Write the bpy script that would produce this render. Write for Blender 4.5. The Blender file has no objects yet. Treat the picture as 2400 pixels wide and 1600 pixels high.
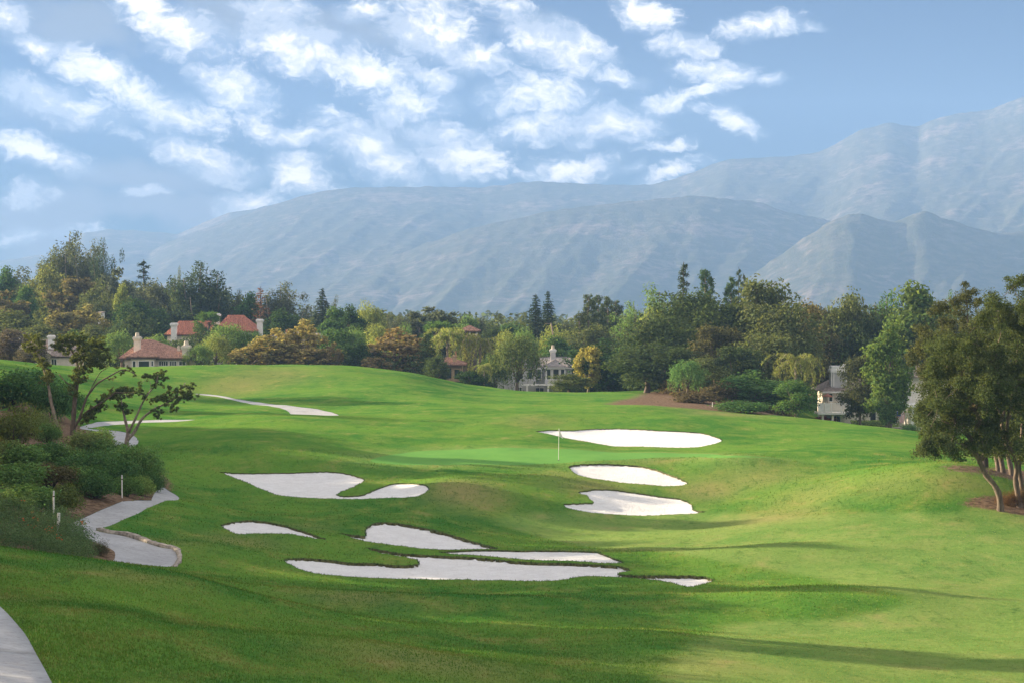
import bpy, math, random
import numpy as np
from mathutils import Vector, noise as mnoise
from mathutils.geometry import delaunay_2d_cdt

SC = bpy.context.scene
COL = SC.collection
R = math.radians

# ------------------------------------------------------------------ camera
F = 4800.0            # focal length in photograph pixels (2400 wide)
CAMZ = 11.0
PITCH = math.atan(80.0 / F)
cam = bpy.data.cameras.new('camera')
camo = bpy.data.objects.new('camera', cam)
COL.objects.link(camo)
cam.sensor_width = 36.0
cam.lens = 72.0
cam.clip_start = 0.5
cam.clip_end = 30000
camo.location = (0, 0, CAMZ)
camo.rotation_euler = (R(90) - PITCH, 0, 0)
SC.camera = camo
CP, SP = math.cos(PITCH), math.sin(PITCH)


def ray(px, py):
    """x and z slopes per metre of depth of the line of sight to a photo pixel"""
    a = (px - 1200.0) / F
    b = -(py - 800.0) / F
    k = CP + b * SP
    return a / k, (-SP + b * CP) / k


def at(px, py, d):
    sx, sz = ray(px, py)
    return Vector((sx * d, d, CAMZ + sz * d))


# ------------------------------------------------------------------ light
SUN_AZ = 66.0         # degrees to the left of the view axis
SUN_EL = 13.0
sun = bpy.data.lights.new('sun', 'SUN')
sun.energy = 4.7
sun.angle = R(0.6)
sun.color = (1.0, 0.80, 0.56)
suno = bpy.data.objects.new('sun', sun)
COL.objects.link(suno)
sdir = Vector((-math.sin(R(SUN_AZ)) * math.cos(R(SUN_EL)), math.cos(R(SUN_AZ)) * math.cos(R(SUN_EL)), math.sin(R(SUN_EL))))
suno.rotation_euler = sdir.to_track_quat('Z', 'Y').to_euler()
suno.location = (-60, 60, 80)

SC.view_settings.view_transform = 'Standard'
SC.view_settings.look = 'None'
SC.view_settings.gamma = 1.0
SC.view_settings.exposure = 2.2
SC.view_settings.use_curve_mapping = False
SC.render.engine = 'CYCLES'
SC.cycles.use_denoising = True
SC.cycles.max_bounces = 6
SC.cycles.diffuse_bounces = 3
SC.cycles.transmission_bounces = 3
SC.cycles.volume_bounces = 2
SC.cycles.transparent_max_bounces = 8
SC.cycles.sample_clamp_indirect = 6.0


# ------------------------------------------------------------------ node helpers
class NT:
    def __init__(self, tree):
        self.t = tree
        tree.nodes.clear()

    def n(self, typ, **kw):
        nd = self.t.nodes.new(typ)
        for k, v in kw.items():
            if k == 'inp':
                for i, val in v.items():
                    self.set(nd, i, val)
            else:
                setattr(nd, k, v)
        return nd

    def set(self, nd, i, val):
        s = nd.inputs[i]
        if isinstance(val, bpy.types.NodeSocket):
            self.t.links.new(val, s)
        else:
            s.default_value = val

    def math(self, op, a, b=None, c=None, clamp=False):
        nd = self.n('ShaderNodeMath', operation=op, use_clamp=clamp)
        self.set(nd, 0, a)
        if b is not None:
            self.set(nd, 1, b)
        if c is not None:
            self.set(nd, 2, c)
        return nd.outputs[0]

    def mix(self, fac, a, b, blend='MIX'):
        nd = self.n('ShaderNodeMix', data_type='RGBA', blend_type=blend)
        self.set(nd, 0, fac)
        self.set(nd, 6, a if isinstance(a, bpy.types.NodeSocket) else tuple(a)[:3] + (1,))
        self.set(nd, 7, b if isinstance(b, bpy.types.NodeSocket) else tuple(b)[:3] + (1,))
        return nd.outputs[2]

    def noise(self, vec, scale, detail=4, rough=0.55, dist=0.0):
        nd = self.n('ShaderNodeTexNoise', inp={'Scale': scale, 'Detail': detail, 'Roughness': rough, 'Distortion': dist})
        if vec is not None:
            self.set(nd, 'Vector', vec)
        return nd.outputs[0]

    def ramp(self, v, lo, hi, a=0.0, b=1.0, smooth=True):
        nd = self.n('ShaderNodeMapRange', interpolation_type='SMOOTHSTEP' if smooth else 'LINEAR')
        self.set(nd, 0, v)
        for i, x in ((1, lo), (2, hi), (3, a), (4, b)):
            self.set(nd, i, x)
        return nd.outputs[0]

    def mapping(self, vec, scale=(1, 1, 1), rot=(0, 0, 0), loc=(0, 0, 0), typ='POINT'):
        nd = self.n('ShaderNodeMapping', vector_type=typ)
        self.set(nd, 0, vec)
        self.set(nd, 'Location', loc)
        self.set(nd, 'Rotation', rot)
        self.set(nd, 'Scale', scale)
        return nd.outputs[0]


# ------------------------------------------------------------------ sky
wd = bpy.data.worlds.new('World')
SC.world = wd
wd.use_nodes = True
w = NT(wd.node_tree)
tc = w.n('ShaderNodeTexCoord').outputs['Generated']
sky = w.n('ShaderNodeTexSky', sky_type='NISHITA')
sky.sun_disc = False
sky.sun_elevation = R(SUN_EL)
sky.sun_rotation = R(-SUN_AZ)
sky.altitude = 200
sky.air_density = 1.1
sky.dust_density = 0.0
sky.ozone_density = 3.0
sep = w.n('ShaderNodeSeparateXYZ', inp={0: tc})
az = w.math('ARCTAN2', sep.outputs[0], sep.outputs[1])
el = w.math('ARCSINE', sep.outputs[2])
cmb = w.n('ShaderNodeCombineXYZ', inp={0: w.math('MULTIPLY', az, 48.0), 1: w.math('MULTIPLY', el, 48.0), 2: 0.0})
uv = cmb.outputs[0]          # one unit = about a degree and a fifth


def sky_uv(px, py):
    sx, sz = ray(px, py)
    v = Vector((sx, 1, sz)).normalized()
    return math.atan2(v.x, v.y) * 48, math.asin(v.z) * 48


def warp(vec, scale, amt, w=w):
    nd = w.n('ShaderNodeTexNoise', inp={'Scale': scale, 'Detail': 3, 'Vector': vec})
    s = w.n('ShaderNodeVectorMath', operation='SUBTRACT', inp={0: nd.outputs[1], 1: (0.5, 0.5, 0.5)})
    m = w.n('ShaderNodeVectorMath', operation='MULTIPLY', inp={0: s.outputs[0], 1: (amt, amt * 0.75, 0)})
    return w.n('ShaderNodeVectorMath', operation='ADD', inp={0: vec, 1: m.outputs[0]}).outputs[0]


ROTS = (-20, -6, 6, 16, 26)


def blobs(vec, lst):
    acc = None
    pre = {}
    for (px, py, rx, ry, rot, amp) in lst:
        q = min(ROTS, key=lambda a: abs(a - rot))
        if q not in pre:
            pre[q] = w.mapping(vec, (1, 1, 1), (0, 0, R(q)))
        u, v = sky_uv(px, py)
        cq, sq = math.cos(R(q)), math.sin(R(q))
        u, v = u * cq - v * sq, u * sq + v * cq
        sx_, sy_ = 100.0 / rx, 100.0 / ry
        m = w.n('ShaderNodeVectorMath', operation='MULTIPLY_ADD', inp={0: pre[q], 1: (sx_, sy_, 0), 2: (-u * sx_, -v * sy_, 0)})
        g = w.n('ShaderNodeTexGradient', gradient_type='SPHERICAL', inp={0: m.outputs[0]}).outputs[1]
        if amp != 1:
            g = w.math('MULTIPLY', g, amp)
        acc = g if acc is None else w.math('MAXIMUM', acc, g)
    return acc


WHITE = [(1010, 180, 90, 40, 10, .8), (480, 175, 70, 30, 20, .7), (300, 315, 70, 22, 10, .6), (780, 265, 80, 26, 12, .7), (1180, 260, 80, 34, 0, .7), (1370, 330, 80, 26, 0, .7), (1240, 410, 70, 26, 0, .7), (950, 415, 80, 26, 10, .7), (1480, 395, 60, 20, -8, .6),
         (20, 35, 75, 65, 0, 1), (330, 22, 125, 70, 25, 1), (435, 88, 150, 80, 20, 1.05), (640, 22, 130, 50, 10, .9),
         (700, 120, 210, 85, 18, 1.1), (870, 175, 190, 85, 15, 1.05), (860, 25, 110, 50, 0, .85), (1010, 60, 175, 110, 20, 1.05),
         (1120, 135, 140, 55, 5, 1), (110, 118, 150, 45, 14, .85), (235, 172, 175, 70, 28, 1.05), (130, 238, 215, 60, 20, 1.05),
         (335, 225, 130, 60, 25, 1), (430, 272, 190, 60, 8, 1), (560, 210, 150, 80, 25, 1), (610, 292, 120, 55, 25, 1),
         (705, 312, 100, 32, -5, .9), (960, 248, 150, 65, -8, 1), (80, 352, 175, 50, 18, 1.1), (480, 372, 190, 60, 14, 1),
         (710, 410, 130, 75, 30, 1), (870, 352, 210, 80, 22, 1.05), (590, 472, 120, 45, -4, 1), (1090, 360, 170, 85, 15, 1.1),
         (60, 462, 110, 50, 0, .75), (345, 452, 95, 22, 8, .7), (1180, 20, 120, 50, 15, .9), (1310, 108, 195, 72, 12, 1.1),
         (1510, 30, 115, 60, 30, 1), (1608, 108, 110, 42, 8, 1), (1790, 62, 150, 46, -12, 1.1), (1685, 168, 140, 46, 3, 1.1),
         (1800, 186, 60, 22, 10, .9), (1270, 222, 190, 80, -5, 1.0), (1440, 288, 160, 58, 6, 1.1), (1570, 236, 130, 38, -5, 1),
         (1725, 287, 100, 38, 24, 1), (1260, 300, 180, 50, -8, .95), (1330, 395, 170, 55, -5, .95), (1570, 337, 120, 26, -4, .9),
         (1570, 402, 130, 40, -22, .9), (1660, 215, 90, 30, -20, .85), (1915, 56, 50, 18, 8, .75), (1440, 180, 110, 30, 8, .7),
         (1640, 262, 60, 25, 0, .65), (20, 560, 130, 40, 0, .55), (200, 545, 120, 30, 0, .5), (990, 300, 100, 50, 0, .7)]
GREY = [(190, 55, 260, 110, 10, 1), (520, 30, 200, 80, 5, .9), (80, 250, 230, 80, 15, .6), (320, 420, 300, 60, 6, .9),
        (380, 490, 280, 85, 6, 1.1), (110, 500, 280, 95, 0, 1.2), (900, 90, 240, 90, 15, .7), (760, 60, 200, 80, 10, .7),
        (1250, 60, 200, 90, 15, .55), (150, 590, 260, 70, 0, .9), (930, 300, 200, 80, 10, .5)]
uvw = warp(warp(uv, 0.8, 0.9), 3.5, 0.32)
fb = w.noise(w.mapping(uvw, (0.7, 1.15, 1), (0, 0, R(16))), 1.9, 9, 0.62, 0.15)
fb3 = w.noise(w.mapping(uvw, (0.8, 1.2, 1), (0, 0, R(14)), (3, 5, 0)), 6.5, 7, 0.66)
fb2 = w.noise(w.mapping(uv, (0.5, 0.8, 1), (0, 0, R(12)), (7, 3, 0)), 1.0, 5, 0.55)
sepuv = w.n('ShaderNodeSeparateXYZ', inp={0: uv})
# broken cloud goes on overhead and left, unseen, made fuller for fill light
outm = w.math('MAXIMUM', w.ramp(sepuv.outputs[1], 7.4, 9.5), w.ramp(sepuv.outputs[0], -12.6, -15.0))
big = w.noise(w.mapping(uv, (0.5, 0.8, 1), (0, 0, R(16)), (2, 9, 0)), 0.55, 3, 0.5)
general = w.math('MULTIPLY', outm, w.ramp(big, 0.34, 0.58))
bw = w.math('MAXIMUM', blobs(uvw, WHITE), w.math('MULTIPLY', general, 0.9))
tex = w.math('ADD', w.math('MULTIPLY', w.math('SUBTRACT', fb, 0.5), 2.7), w.math('MULTIPLY', w.math('SUBTRACT', fb3, 0.5), 1.6))
raw = w.math('ADD', w.math('MULTIPLY', bw, 1.42), tex)
dens = w.math('MULTIPLY', w.ramp(raw, 0.28, 0.88), w.ramp(bw, 0.0, 0.25))
veil = w.math('MULTIPLY', w.ramp(w.math('ADD', bw, w.math('MULTIPLY', w.math('SUBTRACT', fb2, 0.5), 1.2)), 0.0, 0.6, 0, 0.45), w.ramp(bw, 0.0, 0.3))
bg = blobs(uvw, GREY)
gd = w.math('ADD', bg, w.math('MULTIPLY', w.math('SUBTRACT', fb2, 0.5), 1.3))
gd = w.math('MULTIPLY', w.ramp(gd, 0.12, 0.8), w.ramp(bg, 0.0, 0.25))
hsv = w.n('ShaderNodeHueSaturation', inp={'Hue': 0.5, 'Saturation': 1.30, 'Value': 1.0, 'Color': sky.outputs[0]})
skyc = w.mix(1.0, hsv.outputs[0], (0.022, 0.088, 0.220), 'MULTIPLY')
SKY_K = 0.050
CL = 1.0 / SKY_K
thick = w.ramp(w.math('ADD', w.math('SUBTRACT', raw, w.math('MULTIPLY', fb2, 1.3)), w.math('MULTIPLY', gd, -0.5)), -0.05, 1.0)
white = w.mix(thick, (0.17 * CL, 0.17 * CL, 0.185 * CL), (0.46 * CL, 0.395 * CL, 0.325 * CL))
grey = (0.070 * CL, 0.070 * CL, 0.080 * CL)
c1 = w.mix(w.math('MULTIPLY', gd, 0.9), skyc, grey)
c1 = w.mix(veil, c1, (0.14 * CL, 0.155 * CL, 0.185 * CL))
c2 = w.mix(w.math('MULTIPLY', dens, 0.97), c1, white)
bgn = w.n('ShaderNodeBackground', inp={'Color': c2, 'Strength': SKY_K})
w.t.links.new(bgn.outputs[0], w.n('ShaderNodeOutputWorld').inputs[0])
wd.cycles.sampling_method = 'MANUAL'
wd.cycles.sample_map_resolution = 512


# ------------------------------------------------------------------ object helpers
def tag(o, label=None, cat=None, group=None, kind=None):
    if label:
        o['label'] = label
    if cat:
        o['category'] = cat
    if group:
        o['group'] = group
    if kind:
        o['kind'] = kind
    return o


def empty(name, loc=(0, 0, 0), rz=0.0):
    o = bpy.data.objects.new(name, None)
    o.empty_display_size = 0.3
    COL.objects.link(o)
    o.location = loc
    o.rotation_euler = (0, 0, rz)
    return o


def link(name, me, mat=None, parent=None):
    o = bpy.data.objects.new(name, me)
    COL.objects.link(o)
    if mat is not None and not me.materials:
        me.materials.append(mat)
    if parent is not None:
        o.parent = parent
    return o


def mesh_np(name, verts, faces, k=None, smooth=False):
    """fast mesh from an (N,3) array and an (M,k) index array"""
    verts = np.asarray(verts, dtype=np.float32)
    faces = np.asarray(faces, dtype=np.int32)
    k = faces.shape[1]
    me = bpy.data.meshes.new(name)
    me.vertices.add(len(verts))
    me.vertices.foreach_set('co', verts.ravel())
    me.loops.add(faces.size)
    me.loops.foreach_set('vertex_index', faces.ravel())
    me.polygons.add(len(faces))
    me.polygons.foreach_set('loop_start', np.arange(0, faces.size, k, dtype=np.int32))
    me.polygons.foreach_set('loop_total', np.full(len(faces), k, dtype=np.int32))
    if smooth:
        me.polygons.foreach_set('use_smooth', np.ones(len(faces), dtype=bool))
    me.update(calc_edges=True)
    return me


class MB:
    """collects boxes, prisms and tubes into one mesh"""
    def __init__(self):
        self.v = []
        self.f = []

    def poly(self, pts, faces):
        b = len(self.v)
        self.v += [tuple(p) for p in pts]
        self.f += [tuple(i + b for i in f) for f in faces]
        return self

    def box(self, x0, x1, y0, y1, z0, z1):
        p = [(x0, y0, z0), (x1, y0, z0), (x1, y1, z0), (x0, y1, z0), (x0, y0, z1), (x1, y0, z1), (x1, y1, z1), (x0, y1, z1)]
        return self.poly(p, [(0, 3, 2, 1), (4, 5, 6, 7), (0, 1, 5, 4), (1, 2, 6, 5), (2, 3, 7, 6), (3, 0, 4, 7)])

    def frustum(self, cx, cy, z0, z1, rx0, ry0, rx1, ry1):
        p = [(cx - rx0, cy - ry0, z0), (cx + rx0, cy - ry0, z0), (cx + rx0, cy + ry0, z0), (cx - rx0, cy + ry0, z0),
             (cx - rx1, cy - ry1, z1), (cx + rx1, cy - ry1, z1), (cx + rx1, cy + ry1, z1), (cx - rx1, cy + ry1, z1)]
        return self.poly(p, [(0, 3, 2, 1), (4, 5, 6, 7), (0, 1, 5, 4), (1, 2, 6, 5), (2, 3, 7, 6), (3, 0, 4, 7)])

    def tube(self, pts, rad, n=8, cap=True):
        pts = [Vector(p) for p in pts]
        if not hasattr(rad, '__len__'):
            rad = [rad] * len(pts)
        b = len(self.v)
        ref = Vector((0.31, 0.95, 0.1)).normalized()
        for i, p in enumerate(pts):
            t = (pts[min(i + 1, len(pts) - 1)] - pts[max(i - 1, 0)]).normalized()
            a = t.cross(ref)
            if a.length < 0.1:
                a = t.cross(Vector((1, 0, 0)))
            a.normalize()
            c = t.cross(a)
            for k in range(n):
                q = 2 * math.pi * k / n
                self.v.append(tuple(p + (a * math.cos(q) + c * math.sin(q)) * rad[i]))
        for i in range(len(pts) - 1):
            for k in range(n):
                k2 = (k + 1) % n
                self.f.append((b + i * n + k, b + i * n + k2, b + (i + 1) * n + k2, b + (i + 1) * n + k))
        if cap:
            self.f.append(tuple(b + k for k in range(n))[::-1])
            self.f.append(tuple(b + (len(pts) - 1) * n + k for k in range(n)))
        return self

    def mesh(self, name, smooth=False):
        me = bpy.data.meshes.new(name)
        me.from_pydata(self.v, [], self.f)
        if smooth:
            me.polygons.foreach_set('use_smooth', [True] * len(me.polygons))
        me.update()
        return me

    def build(self, name, mat, parent=None, smooth=False):
        return link(name, self.mesh(name, smooth), mat, parent)


# ------------------------------------------------------------------ simple materials
def mat_new(name):
    m = bpy.data.materials.new(name)
    m.use_nodes = True
    return m, NT(m.node_tree)


def out(t, shader):
    t.t.links.new(shader, t.n('ShaderNodeOutputMaterial').inputs[0])


def plain(name, col, rough=0.8, var=0.15, scale=3.0, bump=0.0, metal=0.0):
    m, t = mat_new(name)
    ob = t.n('ShaderNodeTexCoord').outputs['Object']
    nz = t.noise(ob, scale, 6, 0.6)
    c2 = tuple(max(0.0, c * (1 - var * 1.6)) for c in col)
    c1 = tuple(min(1.0, c * (1 + var)) for c in col)
    cc = t.mix(t.ramp(nz, 0.3, 0.7), c2, c1)
    p = t.n('ShaderNodeBsdfPrincipled', inp={'Base Color': cc, 'Roughness': rough, 'Metallic': metal})
    if bump:
        p_b = t.n('ShaderNodeBump', inp={'Strength': bump, 'Distance': 0.03, 'Height': t.noise(ob, scale * 6, 4)})
        t.set(p, 'Normal', p_b.outputs[0])
    out(t, p.outputs[0])
    return m

# ------------------------------------------------------------------ terrain
# ground points read along lines of sight: photo x, photo y, metres away
CPTS = [
    # near hillside
    (-900, 1600, 30), (0, 1600, 36), (300, 1600, 38), (600, 1600, 43), (900, 1600, 46), (1200, 1600, 49), (1500, 1600, 50), (1800, 1600, 52), (2100, 1600, 54), (2400, 1600, 55), (3300, 1600, 55),
    (0, 1450, 46), (300, 1450, 50), (600, 1500, 52), (900, 1500, 56), (1200, 1500, 61), (1500, 1500, 62), (1800, 1500, 64), (2100, 1500, 66), (2400, 1500, 67),
    (0, 1322, 60), (200, 1322, 63), (410, 1334, 67), (560, 1368, 68), (720, 1400, 70), (900, 1428, 71), (1050, 1450, 71),
    (300, 1390, 57), (650, 1440, 60),
    # hollow behind the first crest and the path
    (345, 1322, 85), (420, 1300, 90), (520, 1340, 87), (640, 1352, 88), (760, 1380, 83), (900, 1385, 84), (1200, 1405, 79), (1500, 1410, 79), (1800, 1420, 77), (2100, 1400, 80), (2400, 1400, 82),
    (200, 1215, 100), (300, 1200, 103), (400, 1172, 114), (300, 1172, 113), (400, 1158, 122), (380, 1138, 127), (450, 1230, 104), (480, 1180, 118),
    # front bunkers
    (680, 1310, 96), (900, 1340, 93), (1200, 1358, 91.5), (1450, 1340, 92.5), (1600, 1352, 91), (1670, 1350, 92), (1900, 1360, 89),
    (900, 1312, 98), (1200, 1325, 96), (1420, 1318, 97), (1450, 1300, 100), (1300, 1290, 102.5), (1100, 1295, 101), (900, 1282, 104.5), (1000, 1260, 108),
    (1300, 1283, 105), (1100, 1285, 104.5), (1450, 1290, 104), (1600, 1318, 99), (1800, 1310, 99),
    (600, 1222, 110), (530, 1235, 108), (700, 1245, 106.5), (780, 1262, 106), (870, 1226, 112), (980, 1235, 111), (1150, 1280, 106),
    (1300, 1262, 112), (1150, 1240, 115), (1500, 1265, 111), (1800, 1250, 111), (2100, 1290, 99), (2400, 1290, 100),
    # fairway
    (600, 1192, 121), (900, 1195, 121), (1200, 1195, 124), (1500, 1225, 121), (1800, 1200, 122), (2100, 1205, 115), (2340, 1192, 114), (2400, 1190, 115),
    (600, 1166, 128), (900, 1168, 127.5), (1050, 1150, 131), (1200, 1150, 132), (1450, 1206, 126), (1640, 1200, 127), (1450, 1150, 134), (1340, 1150, 133), (1600, 1180, 130.5),
    (560, 1100, 140), (840, 1103, 140), (760, 1150, 131), (950, 1127, 136), (1340, 1086, 144.5), (1500, 1100, 142.5), (1600, 1133, 138), (1450, 1135, 137.5), (1250, 1110, 141),
    (1800, 1150, 131), (1800, 1110, 138), (1720, 1072, 146), (1850, 1082, 145), (2000, 1092, 139),
    (2150, 1180, 117), (2200, 1094, 128), (2320, 1108, 127), (2080, 1096, 131), (2400, 1135, 133), (2250, 1078, 150), (2400, 1090, 150), (2400, 1068, 170), (2080, 1068, 151),
    # green and what lies behind
    (900, 1085, 145), (1100, 1088, 144.5), (1309, 1080, 147.5), (1500, 1075, 149.5), (900, 1068, 151), (1200, 1052, 157), (1500, 1058, 156), (1750, 1068, 155),
    (430, 1100, 140), (450, 1070, 147), (600, 1060, 149), (750, 1080, 145), (600, 1010, 166), (430, 1030, 160), (900, 1020, 169), (1200, 1022, 170), (1400, 1046, 166), (1600, 1045, 166), (1700, 1025, 173),
    (1300, 1012, 180), (1500, 1007, 181), (1650, 1015, 178), (1250, 985, 189), (1500, 978, 198), (1700, 985, 196), (1850, 1030, 172), (2000, 1015, 180), (2100, 1010, 186),
    (280, 1052, 150), (270, 1025, 163), (320, 1000, 172), (300, 985, 188), (460, 985, 186), (600, 968, 192), (740, 974, 191), (880, 975, 195), (200, 990, 180),
    (700, 972, 208), (780, 970, 208), (600, 948, 222), (480, 924, 246), (400, 930, 236),
    (1000, 960, 207), (1200, 958, 214), (1500, 945, 232), (1300, 940, 242), (1700, 968, 214), (1850, 976, 212), (1960, 992, 205),
    (600, 895, 258), (900, 900, 255), (300, 905, 240), (1050, 910, 268), (1100, 925, 258), (1180, 932, 256), (1300, 934, 256), (1450, 938, 250), (1600, 950, 236),
    (300, 862, 280), (420, 857, 287), (560, 854, 290), (700, 854, 291), (850, 858, 290), (1000, 878, 290), (1080, 898, 285),
    # the planted bank on the left
    (0, 1270, 84), (100, 1265, 86), (0, 1160, 98), (150, 1200, 98), (0, 1070, 112), (200, 1130, 110), (0, 990, 138), (150, 1010, 140), (0, 925, 178), (120, 950, 180), (0, 868, 228), (120, 890, 232), (200, 985, 178), (0, 842, 262), (150, 862, 268),
    (-500, 1150, 70), (-500, 1000, 100), (-500, 900, 140), (-600, 850, 200), (-600, 820, 270), (-900, 1200, 55),
    # right edge and beyond
    (2900, 1250, 100), (3000, 1130, 130), (3000, 1050, 180), (3000, 980, 260), (2600, 1050, 190), (2700, 1010, 240),
    (1960, 1002, 300), (2100, 1014, 285), (2250, 1012, 280), (2100, 1000, 330), (1850, 985, 285), (2000, 1012, 255), (2400, 1030, 230),
    (1560, 944, 252), (1660, 946, 250), (1720, 960, 240), (1560, 926, 275), (1680, 930, 268), (1800, 965, 262), (1600, 905, 310), (1800, 920, 320),
    # low ground with the houses
    (200, 872, 335), (450, 872, 335), (700, 885, 340), (1000, 925, 340), (1200, 940, 335), (1400, 940, 330), (1200, 940, 360),
]
FAR = []
for px_ in (-2400, -1000, -200, 300, 800, 1300, 1800, 2400, 3400, 4600):
    left = max(0.0, (700 - px_) / 900.0)
    for d_, z_ in ((430, -1 + 2.0 * min(left, 1.5)), (600, 1 + 6 * min(left, 1.5)), (1000, -6 + 10 * min(left, 1.5)), (1900, -22), (4300, -58)):
        FAR.append((px_, d_, z_))
for px_, d_, z_ in ((-2400, 40, 6), (-2400, 100, 5), (-2400, 200, 5), (4600, 40, 3), (4600, 100, 1), (4600, 220, -1), (1200, 14, 6), (-1200, 14, 6.5), (3600, 14, 6), (1200, 28, 4.6), (0, 26, 5.4), (2400, 28, 4.4)):
    FAR.append((px_, d_, z_))


def tou(x, y):
    return 4.0 * x / y


def tov(y):
    return np.log(y / 100.0) * 2.2


cu, cv, cz = [], [], []
for (px_, py_, d_) in CPTS:
    p = at(px_, py_, d_)
    cu.append(tou(p.x, p.y)); cv.append(float(tov(p.y))); cz.append(p.z)
for (px_, d_, z_) in FAR:
    cu.append((px_ - 1200) / 1200.0); cv.append(float(tov(d_))); cz.append(z_)
cu, cv, cz = np.array(cu), np.array(cv), np.array(cz)


def tps_k(r2):
    return np.where(r2 > 1e-12, 0.5 * r2 * np.log(np.maximum(r2, 1e-12)), 0.0)


n_ = len(cu)
A = np.zeros((n_ + 3, n_ + 3))
A[:n_, :n_] = tps_k((cu[:, None] - cu) ** 2 + (cv[:, None] - cv) ** 2) + np.eye(n_) * 0.004
A[:n_, n_] = 1; A[:n_, n_ + 1] = cu; A[:n_, n_ + 2] = cv
A[n_:, :n_] = A[:n_, n_:].T
sol = np.linalg.solve(A, np.concatenate([cz, [0, 0, 0]]))
# tabulate once, then read it back bilinearly
GU = np.linspace(-4.3, 4.3, 640)
GV = np.linspace(float(tov(11)), float(tov(4500)), 920)
GZ = np.zeros((len(GV), len(GU)))
for i_, v_ in enumerate(GV):
    k_ = tps_k((GU[:, None] - cu) ** 2 + (v_ - cv) ** 2)
    GZ[i_] = k_ @ sol[:n_] + sol[n_] + sol[n_ + 1] * GU + sol[n_ + 2] * v_


def ground_z(x, y):
    x = np.asarray(x, dtype=float); y = np.asarray(y, dtype=float)
    fu = np.clip((4 * x / y - GU[0]) / (GU[1] - GU[0]), 0, len(GU) - 1.001)
    fv = np.clip((tov(y) - GV[0]) / (GV[1] - GV[0]), 0, len(GV) - 1.001)
    iu = fu.astype(int); iv = fv.astype(int)
    a = fu - iu; b = fv - iv
    z = (GZ[iv, iu] * (1 - a) + GZ[iv, iu + 1] * a) * (1 - b) + (GZ[iv + 1, iu] * (1 - a) + GZ[iv + 1, iu + 1] * a) * b
    return z


def gz(x, y):
    return float(ground_z(np.array([x]), np.array([y]))[0])


MARCH = np.geomspace(24, 600, 3000)


def hit(px, py, dmin=24.0, dmax=600.0):
    """first ground point along the line of sight"""
    sx, sz = ray(px, py)
    zz = CAMZ + sz * MARCH - ground_z(sx * MARCH, MARCH)
    ok = np.where((zz <= 0) & (MARCH >= dmin) & (MARCH <= dmax))[0]
    if len(ok) == 0:
        i = int(np.argmin(np.where((MARCH >= dmin) & (MARCH <= min(dmax, 320)), np.abs(zz), 1e9)))
        d = MARCH[i]
    else:
        i = ok[0]
        if i > 0 and zz[i - 1] > 0:
            t = zz[i - 1] / (zz[i - 1] - zz[i])
            d = MARCH[i - 1] + (MARCH[i] - MARCH[i - 1]) * t
        else:
            d = MARCH[i]
    return sx * d, d


# mounds and hollows between the bunkers
for (px_, py_, rx_, ry_, a_) in [(1080, 1150, 4, 6, .5), (1760, 1318, 5, 5, .6), (2200, 1115, 7, 6, .6), (1720, 1082, 4, 3.5, .5), (600, 1050, 8, 9, .5), (1250, 1125, 3, 3, .35), (800, 1272, 3.5, 2.5, .3), (520, 1300, 3.5, 5, .4),
                                 (1450, 985, 12, 7, .5), (1930, 1060, 8, 8, .5), (1100, 1425, 6, 4, .45), (1900, 1400, 8, 6, .4), (2250, 1300, 9, 8, .35), (1350, 1228, 8, 5, -.35), (1900, 1168, 8, 5, -.35), (720, 1395, 5, 4, -.25), (1600, 1440, 6, 5, -.35), (2150, 1460, 7, 5, -.3), (350, 1500, 4, 4, .3), (900, 1540, 5, 3.5, .3), (850, 1040, 6, 6, -.3), (1000, 925, 14, 18, .4), (600, 900, 12, 12, -.3)]:
    hx, hy = hit(px_, py_)
    YG_ = np.exp(GV / 2.2)[:, None] * 100.0
    XG_ = GU[None, :] * YG_ / 4.0
    GZ += a_ * np.exp(-((XG_ - hx) / rx_) ** 2 - ((YG_ - hy) / ry_) ** 2)


def crom(pts, seg=5, closed=True):
    n = len(pts)
    res = []
    rng_ = range(n) if closed else range(n - 1)
    for i in rng_:
        if closed:
            p0, p1, p2, p3 = (np.array(pts[(i + k) % n], float) for k in (-1, 0, 1, 2))
        else:
            p0, p1, p2, p3 = (np.array(pts[min(max(i + k, 0), n - 1)], float) for k in (-1, 0, 1, 2))
        m = max(2, min(14, int(np.linalg.norm(p2 - p1) / seg)))
        for t in np.arange(m) / m:
            res.append(0.5 * ((2 * p1) + (-p0 + p2) * t + (2 * p0 - 5 * p1 + 4 * p2 - p3) * t * t + (-p0 + 3 * p1 - 3 * p2 + p3) * t ** 3))
    if not closed:
        res.append(np.array(pts[-1], float))
    return res


def crop(x0, y0, s, pts):
    return [(x0 + x * s, y0 + y * s) for x, y in pts]


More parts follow.
